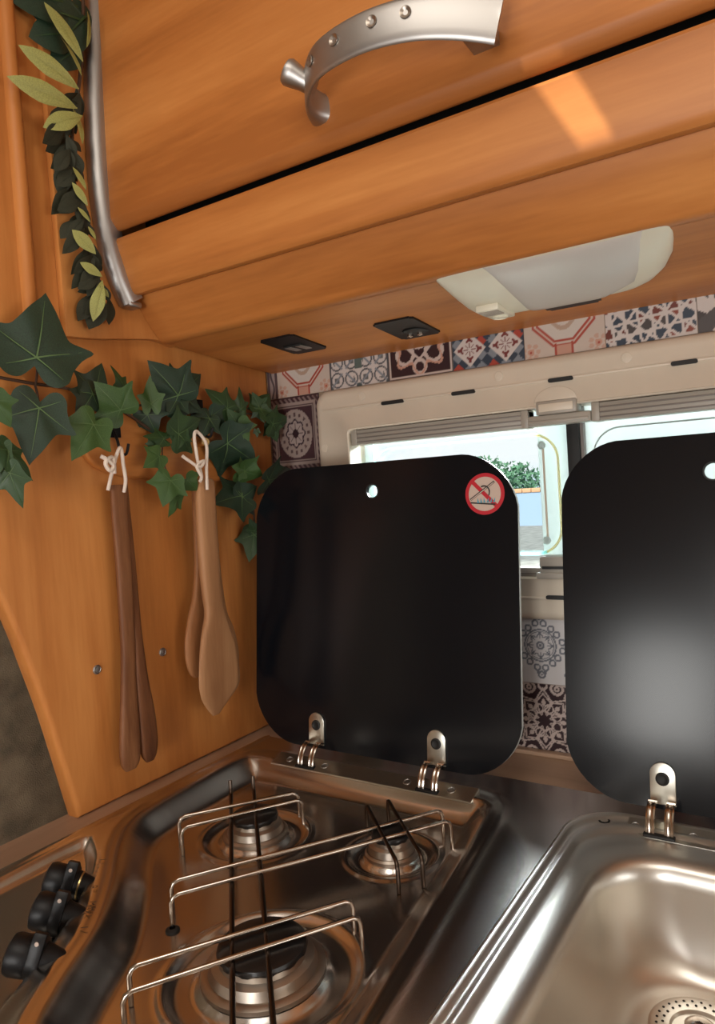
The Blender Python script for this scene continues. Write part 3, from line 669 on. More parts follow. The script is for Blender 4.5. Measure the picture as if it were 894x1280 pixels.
# ------------------------------------------------------------------ worktop and base unit
wt = thing('worktop', (.40, -.35, -.03), 'beige wood laminate worktop around the steel hob and sink', 'worktop')
g = G(); g.box((-.026, -.75, -.03), (.0295, -.0005, -.0015)); g.build('worktop_strip', M['laminate_y'], wt)
g = G(); g.box((.0295, -.099, -.03), (1.45, -.0005, -.0015)); g.build('worktop_strip', M['laminate'], wt)
g = G(); g.box((.92, -.75, -.03), (1.45, -.099, -.0015)); g.build('worktop_strip', M['laminate'], wt)
G().box((.0, -.0130, -.0015), (1.45, -.0013, .0045), .0015).build('back_upstand', M['laminate'], wt)
bc = thing('base_cupboard', (.60, -.35, ZF), 'orange wood base cupboard carrying the worktop', 'cupboard')
g = G(); g.box((-.015, -.70, ZF), (.003, -.01, -.031)); g.box((1.43, -.70, ZF), (1.45, -.01, -.031)); g.box((.003, -.70, ZF), (1.43, -.01, ZF + .08)); g.build('carcass', M['woodz'], bc)
for k in range(3):
    a = .003 + k * .4757
    dd = G().box((a + .003, -.718, ZF + .09), (a + .4727, -.700, -.035), .003).build('door', M['woodz'], bc)
    G().tube([(a + .04, -.718, -.12), (a + .04, -.745, -.12), (a + .04, -.745, -.22), (a + .04, -.718, -.22)], .005, 8).build('handle', M['satin'], dd)

# ------------------------------------------------------------------ hob
hob = thing('gas_hob', (.25, -.38, -.03), 'stainless steel three burner gas hob let into the worktop', 'hob')
def sdf(poly, P):
    """signed distance, positive inside; P (n,2)"""
    poly = np.array(poly); n = len(poly); d2 = np.full(len(P), 1e9); ins = np.zeros(len(P), bool)
    for i in range(n):
        a, b = poly[i], poly[(i + 1) % n]; e = b - a; wv = P - a
        t = np.clip((wv @ e) / (e @ e), 0, 1); q = wv - t[:, None] * e; d2 = np.minimum(d2, (q ** 2).sum(1))
        c_ = ((a[1] <= P[:, 1]) & (b[1] > P[:, 1])) | ((b[1] <= P[:, 1]) & (a[1] > P[:, 1]))
        with np.errstate(divide='ignore', invalid='ignore'):
            xi = a[0] + (P[:, 1] - a[1]) / (b[1] - a[1]) * e[0]
        ins ^= c_ & (P[:, 0] < xi)
    return np.where(ins, 1, -1) * np.sqrt(d2)
def sst(a, b, x): t = np.clip((x - a) / (b - a), 0, 1); return t * t * (3 - 2 * t)
basin = smooth_path([(.050, -.340), (.046, -.25), (.047, -.185), (.062, -.158), (.10, -.150), (.25, -.1495), (.385, -.1500), (.415, -.165), (.428, -.200), (.446, -.341), (.466, -.504), (.474, -.60), (.445, -.655), (.33, -.665), (.268, -.635), (.232, -.588), (.198, -.530), (.146, -.472), (.096, -.425), (.064, -.385)], 5, True)
scoop = smooth_path([(.048, -.420), (.062, -.4255), (.095, -.447), (.130, -.482), (.169, -.533), (.197, -.579), (.222, -.628), (.235, -.665), (.20, -.690), (.12, -.692), (.060, -.690), (.044, -.66), (.041, -.55), (.041, -.45)], 5, True)
SX0, SX1, SY0, SY1 = .5035, .86, -.575, -.1355
BURN = [(.184, -.302, .062, .026, 1.0), (.346, -.272, .049, .020, .85), (.345, -.478, .082, .036, 1.25)]
nx, ny = 330, 300
xs = np.linspace(.0255, .93, nx + 1); ys = np.linspace(-.72, -.0955, ny + 1)
GX, GY = np.meshgrid(xs, ys); P = np.stack([GX.ravel(), GY.ravel()], 1)
db = sdf(basin, P); ds = sdf(scoop, P)
Z = -.0255 * sst(0.0, .038, db) 
rim = np.exp(-((db + .010) / .005) ** 2) * .0016                     # rolled edge around the basin
Z = Z + rim * (ds < -.004)
# back ledge behind the burners
led = sst(-.182, -.176, P[:, 1]) * (db > 0); Z = Z * (1 - led * sst(-.172, -.16, P[:, 1])) + 0 * led
lf = (P[:, 0] - .045) / .17
Z = Z - (.010 + .016 * np.clip(lf, 0, 1)) * sst(0.0, .012, ds)
for bx, by, R1, r1, k in BURN:
    r_ = np.hypot(P[:, 0] - bx, P[:, 1] - by); ok = db > .006
    Z = Z + ok * (.0022 * np.exp(-((r_ - R1) / .0035) ** 2) - .0040 * sst(R1 - .001, R1 - .012, r_) + .0065 * sst(R1 * .72, R1 * .55, r_))
# rolled outer edge on the left
Z = Z + .0022 * np.exp(-((P[:, 0] - .0325) / .003) ** 2)
sinkp = rrect(SX0 + .012, SY0 + .012, SX1 - .012, SY1 - .012, .045, 8)
dk = sdf(sinkp, P).reshape(ny + 1, nx + 1)
vs = np.stack([P[:, 0], P[:, 1], Z], 1); fs = []
for j in range(ny):
    for i in range(nx):
        if min(dk[j, i], dk[j, i + 1], dk[j + 1, i], dk[j + 1, i + 1]) > 0: continue
        a = j * (nx + 1) + i; fs.append((a, a + 1, a + nx + 2, a + nx + 1))
top = obj('steel_top', vs.tolist(), fs, M['steel'], hob, angle=80)
def floor_z(x, y):
    i = int(round((x - xs[0]) / (xs[1] - xs[0]))); j = int(round((y - ys[0]) / (ys[1] - ys[0]))); return float(Z[j * (nx + 1) + i])
for bx, by, R1, r1, k in BURN:
    z0 = floor_z(bx, by)
    b_ = G().lathe([(r1 * 1.42, -.001), (r1 * 1.42, .0025), (r1 * 1.32, .0045), (r1 * 1.24, .0045), (r1 * 1.16, .011), (r1 * 1.0, .0135), (r1 * .98, .0175), (r1 * .5, .0175)], (bx, by, z0), (0, 0, 1), 40, False).build('burner', M['burner'], hob, angle=30)
    g = G(); n = 48; rings = []
    for rr, zz, fl in ((.96, .0165, 1), (1.02, .0175, 1), (1.03, .0200, 0), (1.00, .0225, 0), (.90, .0240, 0), (.55, .0246, 0), (.02, .0248, 0)):
        rings.append([V((bx + r1 * rr * (1 - .05 * fl * (q % 4 < 2)) * math.cos(2 * PI * q / n), by + r1 * rr * (1 - .05 * fl * (q % 4 < 2)) * math.sin(2 * PI * q / n), z0 + zz)) for q in range(n)])
    g.loft(rings); g.build('burner_cap', M['enamel'], b_, angle=40)
# hinge strip with screws
def strip_bar(x0, x1, parent, sc):
    tl = math.radians(16)
    st = G().loft([[V((x, y, z)) for y, z in ((-.1700, -.0040), (-.1695, -.0025), (-.1460, .0042), (-.1450, .0035), (-.1450, -.0005))] for x in (x0, x1)]).build('hinge_strip', M['strip'], parent)
    for x in sc:
        s_ = G().lathe([(.0052, 0), (.0050, .0006), (.0044, .0008), (.0040, .0002), (0, .0002)], (x, -.157, .0010), (0, -.27, .96), 16, False).build('screw_cup', M['satin'], st)
        BASE[s_.name] = BASE[parent.name]
strip_bar(.098, .392, hob, (.1214, .179, .3025, .3617))
# control knobs on the wall of the scoop
ax = V((-.78, -.56, .30)).normalized()
def knob(p, kx):
    c_ = V(p); q = ax.to_track_quat('Z', 'Y')
    k_ = G().lathe([(.0, -.019), (.0085, -.018), (.0115, -.006), (.0135, .001), (.0150, .0045), (.0150, .0110), (.0158, .0125), (.0163, .0240), (.0150, .0280), (.0105, .0300), (0, .0302)], c_, ax, 28, False).build('knob', M['blackp'], hob, angle=40)
    pts = []
    for t in np.linspace(0, 2 * PI, 32, endpoint=False):
        rr = .0162 + .0095 * abs(math.cos(t)) ** 12
        pts.append((rr * math.cos(t), rr * math.sin(t)))
    u = q @ V((0, 1, 0)); u = (V((0, 0, 1)) - ax * ax.z).normalized(); rot = Matrix.Rotation(-.25, 3, ax); u = rot @ u; v_ = ax.cross(u)
    G().prism(pts, (c_ + ax * .001, u, v_, ax), .0105, .0012).build('skirt', M['blackp'], k_)
    vw = (CP - c_); vw = (vw - ax * vw.dot(ax)); vw = (vw - u * vw.dot(u)).normalized(); mz = ax.cross(vw)
    cu_ = c_ + ax * .0065
    G().lathe([(.0018, 0), (.0017, .0004), (0, .0005)], cu_ + u * .0215 + vw * .0062, (vw + u * .45).normalized(), 10, False).build('pointer_mark', M['pale'], k_)
    fl = [(-.0026, -.0034), (.0026, -.0034), (.0031, -.001), (.0, .0052), (-.0031, -.001)]; fi = [(a * .5, b * .5 - .0006) for a, b in fl]
    nn = (vw - u * .45).normalized(); uu = (ax * .8 + u * .4); uu = (uu - nn * uu.dot(nn)).normalized(); vv = nn.cross(uu)
    G().prism(fl, (cu_ - u * .0205 + vw * .0066, vv, uu, nn), .0004).build('flame_mark', M['pale'], k_)
    G().prism(fi, (cu_ - u * .0205 + vw * .0066 + nn * .0004, vv, uu, nn), .0002).build('flame_mark', M['ink'], k_)
    if kx == 0: G().lathe([(.0122, 0), (.0128, .0004), (.0128, .0016), (.0122, .0020)], c_ + ax * -.0045, ax, 24, False).build('knob_ring', M['brass'], k_)
for i, (pb, zz) in enumerate((((96, 1106), -.003), ((83, 1145), -.003), ((56, 1200), -.003))):
    q = onZ(pb, zz); knob((q.x, q.y, q.z), i)
def text(s_, loc, size, mat, parent, u, n_):
    cu = bpy.data.curves.new('t', 'FONT'); cu.body = s_; cu.size = size; cu.align_x = 'CENTER'; cu.align_y = 'CENTER'
    to = bpy.data.objects.new('t', cu); col.objects.link(to); bpy.context.view_layer.update()
    me = bpy.data.meshes.new_from_object(to.evaluated_get(bpy.context.evaluated_depsgraph_get()))
    bpy.data.objects.remove(to); u = V(u).normalized(); n_ = V(n_).normalized(); v_ = n_.cross(u)
    vs = [V(loc) + u * q.co.x + v_ * q.co.y + n_ * .0003 for q in me.vertices]; fs = [tuple(p.vertices) for p in me.polygons]
    return obj('engraved_mark', vs, fs, mat, parent, recalc=False)
for p, s_ in (((128, 1076), 'I'), ((112, 1136), 'MAX'), ((105, 1160), 'I'), ((120, 1110), 'o')):
    q = onZ(p, .0022); text(s_, (q.x, q.y, floor_z(q.x, q.y) + .0016), .0095, M['ink'], hob, (.6, -.8, 0), (0, 0, 1))

# pan support of bent wire
ps = thing('pan_support', (.28, -.38, -.025), 'bent steel wire pan support standing over the hob burners', 'pan support')
ZT, ZB = .0050, -.0250
def bar(p0, p1, rad=.0021, mat='chrome', up=0.0, legs=(True, True), z=ZT, name='bar'):
    a = V((p0[0], p0[1], z)); b = V((p1[0], p1[1], z)); t = (b - a).normalized(); rr = .007
    pts = []
    if legs[0]: pts += [V((a.x, a.y, ZB)), a - V((0, 0, rr)), a - V((0, 0, rr * .3)) + t * rr * .3, a + t * rr]
    else: pts += [a]
    if legs[1]: pts += [b - t * rr, b - V((0, 0, rr * .3)) - t * rr * .3, b - V((0, 0, rr)), V((b.x, b.y, ZB))]
    else: pts += [b]
    return G().tube(pts, rad, 8).build(name, M[mat], ps, angle=70)
for a, b in (((.118, -.355), (.202, -.244)), ((.140, -.372), (.218, -.257)), ((.213, -.454), (.378, -.214)), ((.231, -.471), (.397, -.232)), ((.277, -.556), (.383, -.401)), ((.297, -.578), (.402, -.418))):
    bar(a, b)
zc = ZT - .0045
def cross(a, b):
    a = V((*a, zc)); b = V((*b, zc)); t = (b - a).normalized()
    pts = [a - t * .004 + V((0, 0, .016)), a - t * .002 + V((0, 0, .008)), a + V((0, 0, .002)), a + t * .006, b]
    G().tube(pts, .0023, 8).build('cross_bar', M['burnt'], ps, angle=70)
cross((.124, -.276), (.412, -.585)); cross((.141, -.254), (.432, -.566))
bar((.294, -.237), (.388, -.331), .0021, 'burnt', z=ZT + .0, name='cross_bar'); bar((.309, -.215), (.404, -.311), .0021, 'burnt', name='cross_bar')
q = V((.233, -.473, ZB)); G().lathe([(.0065, -.001), (.0065, .0008), (.0045, .0020), (.0028, .0022)], q, (0, 0, 1), 16, False).build('rubber_foot', M['rubber'], ps)

# ------------------------------------------------------------------ sink
snk = thing('sink', (.68, -.355, -.14), 'satin stainless steel sink bowl beside the gas hob', 'sink')
O = dict(x0=SX0, x1=SX1, y0=SY0, y1=SY1, r=.055); I = dict(x0=.553, x1=.812, y0=-.535, y1=-.206, r=.060); B = dict(x0=.590, x1=.775, y0=-.500, y1=-.235, r=.060)
def rl(A, Bq, t, z): 
    q = {k: A[k] + (Bq[k] - A[k]) * t for k in A}; return [V((a, b, z)) for a, b in rrect(q['x0'], q['y0'], q['x1'], q['y1'], q['r'], 14)]
rings = [rl(O, I, t, z) for t, z in ((0, .0004), (.015, .0022), (.05, .0040), (.10, .0044), (.15, .0030), (.19, .0010), (.24, .0006), (.30, .0022), (.36, .0018), (.42, -.0015), (.50, -.0030), (.62, -.0035), (.78, -.0050), (.90, -.0075), (1.0, -.0125))]
for k in range(1, 13):
    a = k / 12 * PI / 2
    t = .30 * (k / 12) if False else 1 - math.cos(a) ; z = -.0125 - .090 * math.sin(a) ** .9
    rings.append(rl(I, B, t, z))
g = G(); g.loft(rings, cap=False); n = len(rings[0]); g.f.append(tuple((len(rings) - 1) * n + k for k in range(n)))
g.build('bowl', M['steel_sink'], snk, angle=80)
strip_bar(.560, .80, snk, (.564 + .004, .622, .74, .79))
# overflow dimple in the back left corner of the rim
G().lathe([(.006, 0), (.006, .0006), (.004, .0006)], (.5375, -.1590, .0010), (0, 0, 1), 14, False).build('rim_plug', M['rubber'], snk)
zb = -.1023; dc = V((.640, -.283, zb))
dr_ = G().lathe([(.040, .0), (.040, .0015), (.037, .0026), (.0235, .0022), (.0220, .0), (.0195, -.006), (.0, -.006)], dc, (0, 0, 1), 48, False).build('strainer', M['steel_sink'], snk, angle=35)
for rr, n, of in ((.0335, 30, 0), (.0285, 26, .5)):
    for k in range(n):
        a = 2 * PI * (k + of) / n
        G().lathe([(.0012, 0), (.0011, .0004), (0, .0004)], dc + V((rr * math.cos(a), rr * math.sin(a), .0024)), (0, 0, 1), 8, False).build('strainer_hole', M['rubber'], dr_)
G().lathe([(.010, -.006), (.010, .004), (.012, .006), (.006, .010), (0, .0105)], dc, (0, 0, 1), 24, False).build('strainer_knob', M['chrome'], dr_)

# ------------------------------------------------------------------ lids
AL = math.atan(.110)
def lid(name, cx, hw, hgt, lab, hole_u, hinge_u, zb_=.0150, cr_=.055, bul=.012, sticker=None):
    o_ = V((cx, -.1360, zb_)); u = V((1, 0, 0)); v_ = V((0, math.sin(AL), math.cos(AL))); n_ = u.cross(v_)   # n points at the room (-y)
    if n_.y > 0: n_ = -n_
    t = thing(name, o_, lab, 'lid')
    # outline
    out = []
    for a, b in rrect(-hw, 0, hw, hgt, cr_, 10):
        s_ = max(0., min(1., b / hgt)); e = bul * (math.sin(PI * s_) ** .8 - .6)
        w_ = max(-1., min(1., a / hw)); e2 = .007 * (1 - w_ * w_) * (1 if b > hgt / 2 else -.3)
        out.append((a + e * (abs(a) / hw) * math.copysign(1, a), b + e2))
    m = len(out); th = .005
    # panel with a round hole: bridge outline and hole
    hv = hgt - .035; nh = 24
    hole = [(hole_u + .0085 * math.cos(2 * PI * k / nh), hv + .0085 * math.sin(2 * PI * k / nh)) for k in range(nh)]
    bm = bmesh.new(); ly = []
    for off in (0, th):
        A_ = [bm.verts.new(o_ + u * a + v_ * b + n_ * (off - th)) for a, b in out]; H_ = [bm.verts.new(o_ + u * a + v_ * b + n_ * (off - th)) for a, b in hole]
        ly.append((A_, H_))
    for A_, H_ in ly:
        es = [bm.edges.new((A_[i], A_[(i + 1) % m])) for i in range(m)] + [bm.edges.new((H_[i], H_[(i + 1) % nh])) for i in range(nh)]
        bmesh.ops.triangle_fill(bm, use_beauty=True, edges=es)
    side = []
    for i in range(m): side.append(bm.faces.new((ly[0][0][i], ly[0][0][(i + 1) % m], ly[1][0][(i + 1) % m], ly[1][0][i])))
    for i in range(nh): bm.faces.new((ly[0][1][i], ly[0][1][(i + 1) % nh], ly[1][1][(i + 1) % nh], ly[1][1][i]))
    for f_ in side: f_.material_index = 1
    bmesh.ops.recalc_face_normals(bm, faces=bm.faces)
    bm.verts.index_update(); bm.faces.index_update()
    vs = [q.co.copy() for q in bm.verts]; fs = [[q.index for q in p.verts] for p in bm.faces]; fm = [p.material_index for p in bm.faces]; bm.free()
    obj('glass_panel', vs, fs, None, t, mats=[M['glass'], M['glass_edge']], fm=fm, angle=30)
    ring = [o_ + u * (hole_u + .0092 * math.cos(a)) + v_ * (hv + .0092 * math.sin(a)) + n_ * .0002 for a in np.linspace(0, 2 * PI, 28, endpoint=False)]
    G().tube(ring, .0011, 6, closed=True).build('hole_grommet', M['rubber'], t)
    for hu in hinge_u:
        hp = o_ + u * hu
        pl = [(-.0125, .004)] + [(.0125, .004)] + [(.0125 * math.cos(a), .034 + .0125 * math.sin(a)) for a in np.linspace(0, PI, 14)]
        b_ = G().prism(pl, (hp + n_ * .0004, u, v_, n_), .0022, .0006).build('hinge', M['strip'], t)
        G().lathe([(.0068, 0), (.0068, .0012), (.0050, .0020), (.0035, .0010), (0, .0012)], hp + v_ * .030 + n_ * .0024, n_, 18, False).build('hinge_screw', M['rubber'], b_)
        for s_ in (-1, 1):
            cxx = hp.x + s_ * .0088
            prof = smooth_path([(-.1375, .0215), (-.1440, .0240), (-.1535, .0215), (-.1605, .0130), (-.1640, .0040), (-.1655, -.0050)], 4)
            g = G(); rings = []
            for i, (a, b) in enumerate(prof):
                a0, b0 = prof[max(i - 1, 0)]; a1, b1 = prof[min(i + 1, len(prof) - 1)]
                tt = V((0, a1 - a0, b1 - b0)).normalized(); nn = V((0, tt.z, -tt.y))
                if nn.y > 0: nn = -nn
                sec = [(-.0042, -.0012), (-.0042, .0006), (-.0026, .0012), (-.0012, .0004), (.0012, .0004), (.0026, .0012), (.0042, .0006), (.0042, -.0012)]
                rings.append([V((cxx + q[0], a, b)) + nn * q[1] for q in sec])
            g.loft(rings); g.build('hinge_arm', M['chrome'], b_, angle=35)
        G().box((hp.x - .0150, -.1690, -.0035), (hp.x + .0150, -.1610, .0005), .0010).build('hinge_seat', M['rubber'], b_)
    if sticker:
        su, sv, sr = sticker; c_ = o_ + u * su + v_ * sv
        circ = lambda r_: [(r_ * math.cos(a), r_ * math.sin(a)) for a in np.linspace(0, 2 * PI, 40, endpoint=False)]
        st = G().prism(circ(sr), (c_ + n_ * .0001, u, v_, n_), .0003).build('sticker', M['red'], t)
        G().prism(circ(sr * .82), (c_ + n_ * .0004, u, v_, n_), .0002).build('sticker_face', M['pale'], st)
        def seg(a, b, wd, lay, mat, nm):
            a = V((a[0], a[1])); b = V((b[0], b[1])); d_ = (b - a).normalized(); p = V((-d_.y, d_.x)) * wd
            G().prism([a + p, a - p, b - p, b + p], (c_ + n_ * lay, u, v_, n_), .0001).build(nm, M[mat], st)
        seg((-.62 * sr, .60 * sr), (.62 * sr, -.62 * sr), .095 * sr, .0006, 'red', 'slash')
        seg((-.72 * sr, -.26 * sr), (.50 * sr, .56 * sr), .055 * sr, .0008, 'ink', 'lid_symbol')
        seg((-.69 * sr, -.26 * sr), (.48 * sr, .53 * sr), .022 * sr, .0010, 'pale', 'lid_symbol')
        seg((-.72 * sr, -.40 * sr), (.55 * sr, -.52 * sr), .035 * sr, .0008, 'ink', 'hob_symbol')
        arc = [c_ + n_ * .0010 + u * (sr * (-.02 + .28 * math.cos(a))) + v_ * (sr * (.08 + .30 * math.sin(a))) for a in np.linspace(-.6, 2.1, 10)]
        G().tube(arc, .035 * sr, 5).build('arrow_symbol', M['ink'], st)
        for k in range(6):
            x = (-.38 + .16 * k) * sr; y = -.42 * sr
            G().prism([(x, y), (x + .11 * sr, y), (x + (.02 if k < 3 else .12) * sr, y + .24 * sr)], (c_ + n_ * .0009, u, v_, n_), .0001).build('flame_symbol', M['teal'], st)
    return t
lid('glass_lid', .2435, .1995, .3780, 'black glass lid with red warning sticker raised behind the hob', 0.0, (-.0905, .0905), sticker=(.1580, .3320, .0250), cr_=.062, bul=.021)
lid('glass_lid', .6480, .1560, .3780, 'black glass lid without a sticker raised behind the sink', 0.0, (-.0560, .0560), bul=.018)

# ------------------------------------------------------------------ hook rack and utensils on the partition
rk = thing('hook_rack', (.006, -.23, .385), 'small orange wood hook rack on the partition half hidden by ivy', 'rack')
ol = smooth_path([(-.362, .430), (-.350, .412), (-.325, .400), (-.287, .3925), (-.20, .387), (-.135, .3845), (-.112, .392), (-.105, .410)], 4) + [(-.105, .470), (-.362, .480)]
G().prism(ol, ((0, 0, 0), (0, 1, 0), (0, 0, 1), (1, 0, 0)), .011, .003, 3).build('board', M['woody'], rk)
def hook(p, mat, nm):
    c_ = onX(p, .012)
    h = G().box((.011, c_.y - .012, c_.z), (.0135, c_.y + .012, c_.z + .032), .001).build(nm, M[mat], rk)
    pts = smooth_path([(.0135, c_.y, c_.z + .010), (.020, c_.y, c_.z - .004), (.024, c_.y, c_.z - .018), (.034, c_.y, c_.z - .022), (.040, c_.y, c_.z - .010)], 5)
    G().tube(pts, .0018, 8).build('hook', M[mat], rk)
hook((141, 547), 'blackp', 'hook_plate'); hook((247, 528), 'blackp', 'hook_plate')
c_ = onX((257, 552), .03)
G().lathe([(.0045, -.019), (.0045, -.004), (.0058, -.003), (.0060, .0), (.005, .0012), (0, .0014)], c_, (1, -.5, .1), 18, False).build('brass_knob', M['brass'], rk)

def blade(name, mat, parent, x, rows, n=14):
    """rows (z, y_left, y_right, thickness, x_shift): smooth flat carved wood"""
    rows = smooth_path(rows, 5); g = G(); rings = []
    for z, a, b, th, dx in rows:
        c0 = (a + b) / 2; hw = abs(b - a) / 2
        rings.append([V((x + dx + th / 2 * math.copysign(abs(math.sin(q)) ** .45, math.sin(q)), c0 + hw * math.copysign(abs(math.cos(q)) ** .6, math.cos(q)), z)) for q in np.linspace(0, 2 * PI, n, endpoint=False)])
    g.loft(rings); return g.build(name, mat, parent, angle=70)
tg = thing('wooden_tongs', (.02, -.322, .04), 'dark carved wooden tongs hanging by white string from the rack', 'tongs')
def py(p, x): q = onX(p, x); return q.y, q.z
def rows_px(L_, x): 
    out = []
    for yy, xl, xr, th, dx in L_:
        a = onX((xl, yy), x + dx); b = onX((xr, yy), x + dx); out.append((.5 * (a.z + b.z), a.y, b.y, th, dx))
    return out
blade('arm', M['ac_dark'], tg, .024, rows_px([(606, 138, 157, .007, 0), (640, 140, 159, .008, 0), (700, 145, 163, .009, 0), (760, 149, 166, .009, 0), (810, 152, 168, .009, 0), (850, 152, 169, .009, 0), (890, 151, 172, .010, 0), (930, 150, 175, .010, 0), (952, 152, 174, .009, 0), (962, 157, 170, .005, 0)], .024))
blade('arm', M['ac_dark'], tg, .018, rows_px([(606, 142, 159, .006, 0), (640, 145, 162, .007, 0), (700, 152, 168, .008, 0), (760, 160, 173, .009, .002), (800, 166, 177, .009, .005), (850, 169, 184, .010, .006), (890, 172, 192, .010, .006), (925, 175, 196, .010, .006), (942, 178, 195, .009, .006), (951, 183, 192, .005, .006)], .018))
def string(loop, name, parent, rad=.0023): G().tube(smooth_path([tuple(p) for p in loop], 5), rad, 7).build(name, M['string'], parent, angle=80)
P_ = lambda p, x: onX(p, x)
string([P_((135, 613), .030), P_((140, 590), .034), P_((146, 568), .040), P_((151, 560), .040), P_((154, 580), .040), P_((157, 600), .036), P_((155, 615), .030)], 'string', tg)
g = G(); kp = P_((139, 575), .038)
string([P_((126, 570), .040), P_((133, 574), .042), P_((142, 582), .042), P_((137, 588), .042), P_((132, 578), .042), P_((141, 572), .042), P_((143, 592), .040)], 'string_knot', tg, .0026)
def spoon(name, lab, x, L_, mat):
    rw = rows_px(L_, x); zs_ = [q[0] for q in rw]
    t = thing(name, (x, (rw[-1][1] + rw[-1][2]) / 2, min(zs_)), lab, 'spoon', 'wooden spoons hanging from the rack')
    blade('body', M[mat], t, x, rw); return t
s_ = spoon('wooden_spatula', 'pale wooden spatula with angled tip hanging in front from the rack', .046, [(598, 249, 262, .010, 0), (606, 246, 266, .012, 0), (640, 246, 268, .014, 0), (700, 250, 272, .014, 0), (740, 254, 275, .013, 0), (765, 257, 279, .012, 0), (790, 252, 288, .010, .0), (815, 249, 296, .009, 0), (845, 248, 300, .008, 0), (860, 250, 300, .007, 0), (870, 253, 295, .006, 0), (882, 259, 284, .005, 0), (893, 266, 274, .004, 0)], 'beech')
string([P_((259, 612), .056), P_((258, 585), .058), P_((258, 556), .054), P_((247, 540), .050), P_((243, 545), .052), P_((247, 575), .058), P_((252, 595), .058), P_((250, 602), .058)], 'string', s_)
string([P_((228, 570), .056), P_((238, 577), .058), P_((250, 584), .060), P_((255, 576), .060), P_((246, 582), .060), P_((251, 594), .060)], 'string_knot', s_, .0022)
spoon('wooden_spoon', 'brown round bowl wooden spoon hanging behind the spatula nearest the tongs', .026, [(600, 241, 256, .009, 0), (640, 242, 256, .010, 0), (700, 244, 259, .010, 0), (740, 242, 262, .010, 0), (765, 236, 268, .010, 0), (795, 231, 272, .009, 0), (820, 232, 270, .009, 0), (838, 237, 262, .007, 0), (845, 243, 256, .004, 0)], 'beech_d')
spoon('wooden_spoon', 'light wooden spoon mostly hidden behind the spatula nearest the black lid', .030, [(602, 252, 266, .009, 0), (650, 256, 268, .010, 0), (720, 262, 275, .010, 0), (765, 264, 282, .010, 0), (790, 262, 292, .009, 0), (820, 262, 298, .009, 0), (845, 266, 297, .007, 0), (858, 274, 290, .004, 0)], 'beech')

# ------------------------------------------------------------------ ivy
def ivy_outline():
    pts = [(0, -.10), (.16, -.30), (.34, -.34), (.50, -.22), (.55, -.02), (.66, .20), (.80, .36), (.60, .40), (.43, .43), (.33, .56), (.19, .80), (.0, 1.06)]
    pts = smooth_path(pts, 3)
    r_ = [(a, b) for a, b in pts]; l_ = [(-a * .96, b * .98) for a, b in reversed(pts[1:-1])]
    return r_ + l_
def lance_outline():
    r_ = [(0, 0), (.075, .16), (.165, .42), (.185, .60), (.12, .82), (0, 1.0)]
    r_ = smooth_path(r_, 2); return r_ + [(-a, b) for a, b in reversed(r_[1:-1])]
def leaf_mesh(name, outline, mats, veins, cup=.12, jit=0.0):
    n = len(outline); vs = [V((0, .02, .0))]; fs = []; fm = []
    zf = lambda x, y: -cup * (x * x * .9 + max(0, y - .25) ** 2 * .5) + .03 * math.sin(7 * x + 5 * y)
    for s_ in (.5, 1.0):
        for a, b in outline: vs.append(V((a * s_, .02 + (b - .02) * s_, zf(a * s_, b * s_))))
    for i in range(n): j = (i + 1) % n; fs.append((0, 1 + i, 1 + j)); fs.append((1 + i, 1 + n + i, 1 + n + j, 1 + j))
    k0 = len(fs); fm = [0] * k0
    for tx, ty in veins:
        L_ = math.hypot(tx, ty); px_, py_ = -ty / L_, tx / L_; prev = None
        for q in range(5):
            t = q / 4; wd = .012 * (1 - t * .8); x, y = tx * t, .02 + (ty - .02) * t
            z = zf(x, y) + .018
            a, b = len(vs), len(vs) + 1; vs += [V((x + px_ * wd, y + py_ * wd, z)), V((x - px_ * wd, y - py_ * wd, z))]
            if prev: fs.append((prev[0], prev[1], b, a)); fm.append(1)
            prev = (a, b)
    me = bpy.data.meshes.new(name); me.from_pydata([tuple(v) for v in vs], [], fs)
    for m in mats: me.materials.append(m)
    me.polygons.foreach_set('material_index', fm)
    for p in me.polygons: p.use_smooth = True
    return me
IV = [(0, .92), (.62, .32), (-.60, .31), (.40, -.20), (-.38, -.19)]
LM = {k: leaf_mesh('ivy_leaf_' + k, ivy_outline(), (M['leaf_' + k], M['vein']), IV) for k in 'dml'}
LM['p'] = leaf_mesh('lance_leaf_pale', lance_outline(), (M['leaf_p'], M['leaf_p']), [(0, .9)], .6)
LM['k'] = leaf_mesh('lance_leaf_dark', lance_outline(), (M['leaf_k'], M['leaf_k']), [(0, .9)], .6)
LM['D'] = leaf_mesh('lance_leaf_green', lance_outline(), (M['leaf_d'], M['leaf_m']), [(0, .9)], .6)
def leaf(parent, kind, base_px, tip_px, x, wid=1.0, roll=0.0, pitch=0.0, dtip=0.0, lf=1.0):
    b = onX(base_px, x); t = onX(tip_px, x + dtip); yv = t - b; L_ = yv.length * lf; yv.normalize()
    n_ = (CP - b).normalized() * .55 + V((1, 0, 0)) * .45
    n_ = Matrix.Rotation(roll, 3, yv) @ (n_ - yv * n_.dot(yv)).normalized(); xv = yv.cross(n_)
    o = bpy.data.objects.new('leaf', LM[kind]); col.objects.link(o); o.parent = parent
    m = Matrix((xv * L_ * wid, yv * L_, n_ * L_)).transposed().to_4x4(); m.translation = b - BASE[parent.name]
    o.matrix_local = m
    return o
ivy = thing('ivy_garland', (.02, -.25, .39), 'green artificial ivy garland draped along the partition above the utensils', 'garland')
def stem(parent, px_list, x, rad=.0014):
    pts = smooth_path([tuple(onX(p[:2], x if len(p) < 3 else p[2])) for p in px_list], 5)
    G().tube(pts, rad, 6).build('stem', M['stem'], parent, angle=80)
stem(ivy, [(-20, 468), (0, 472), (45, 480), (85, 486), (120, 500), (155, 515), (185, 535), (205, 545)], .017, .0020)
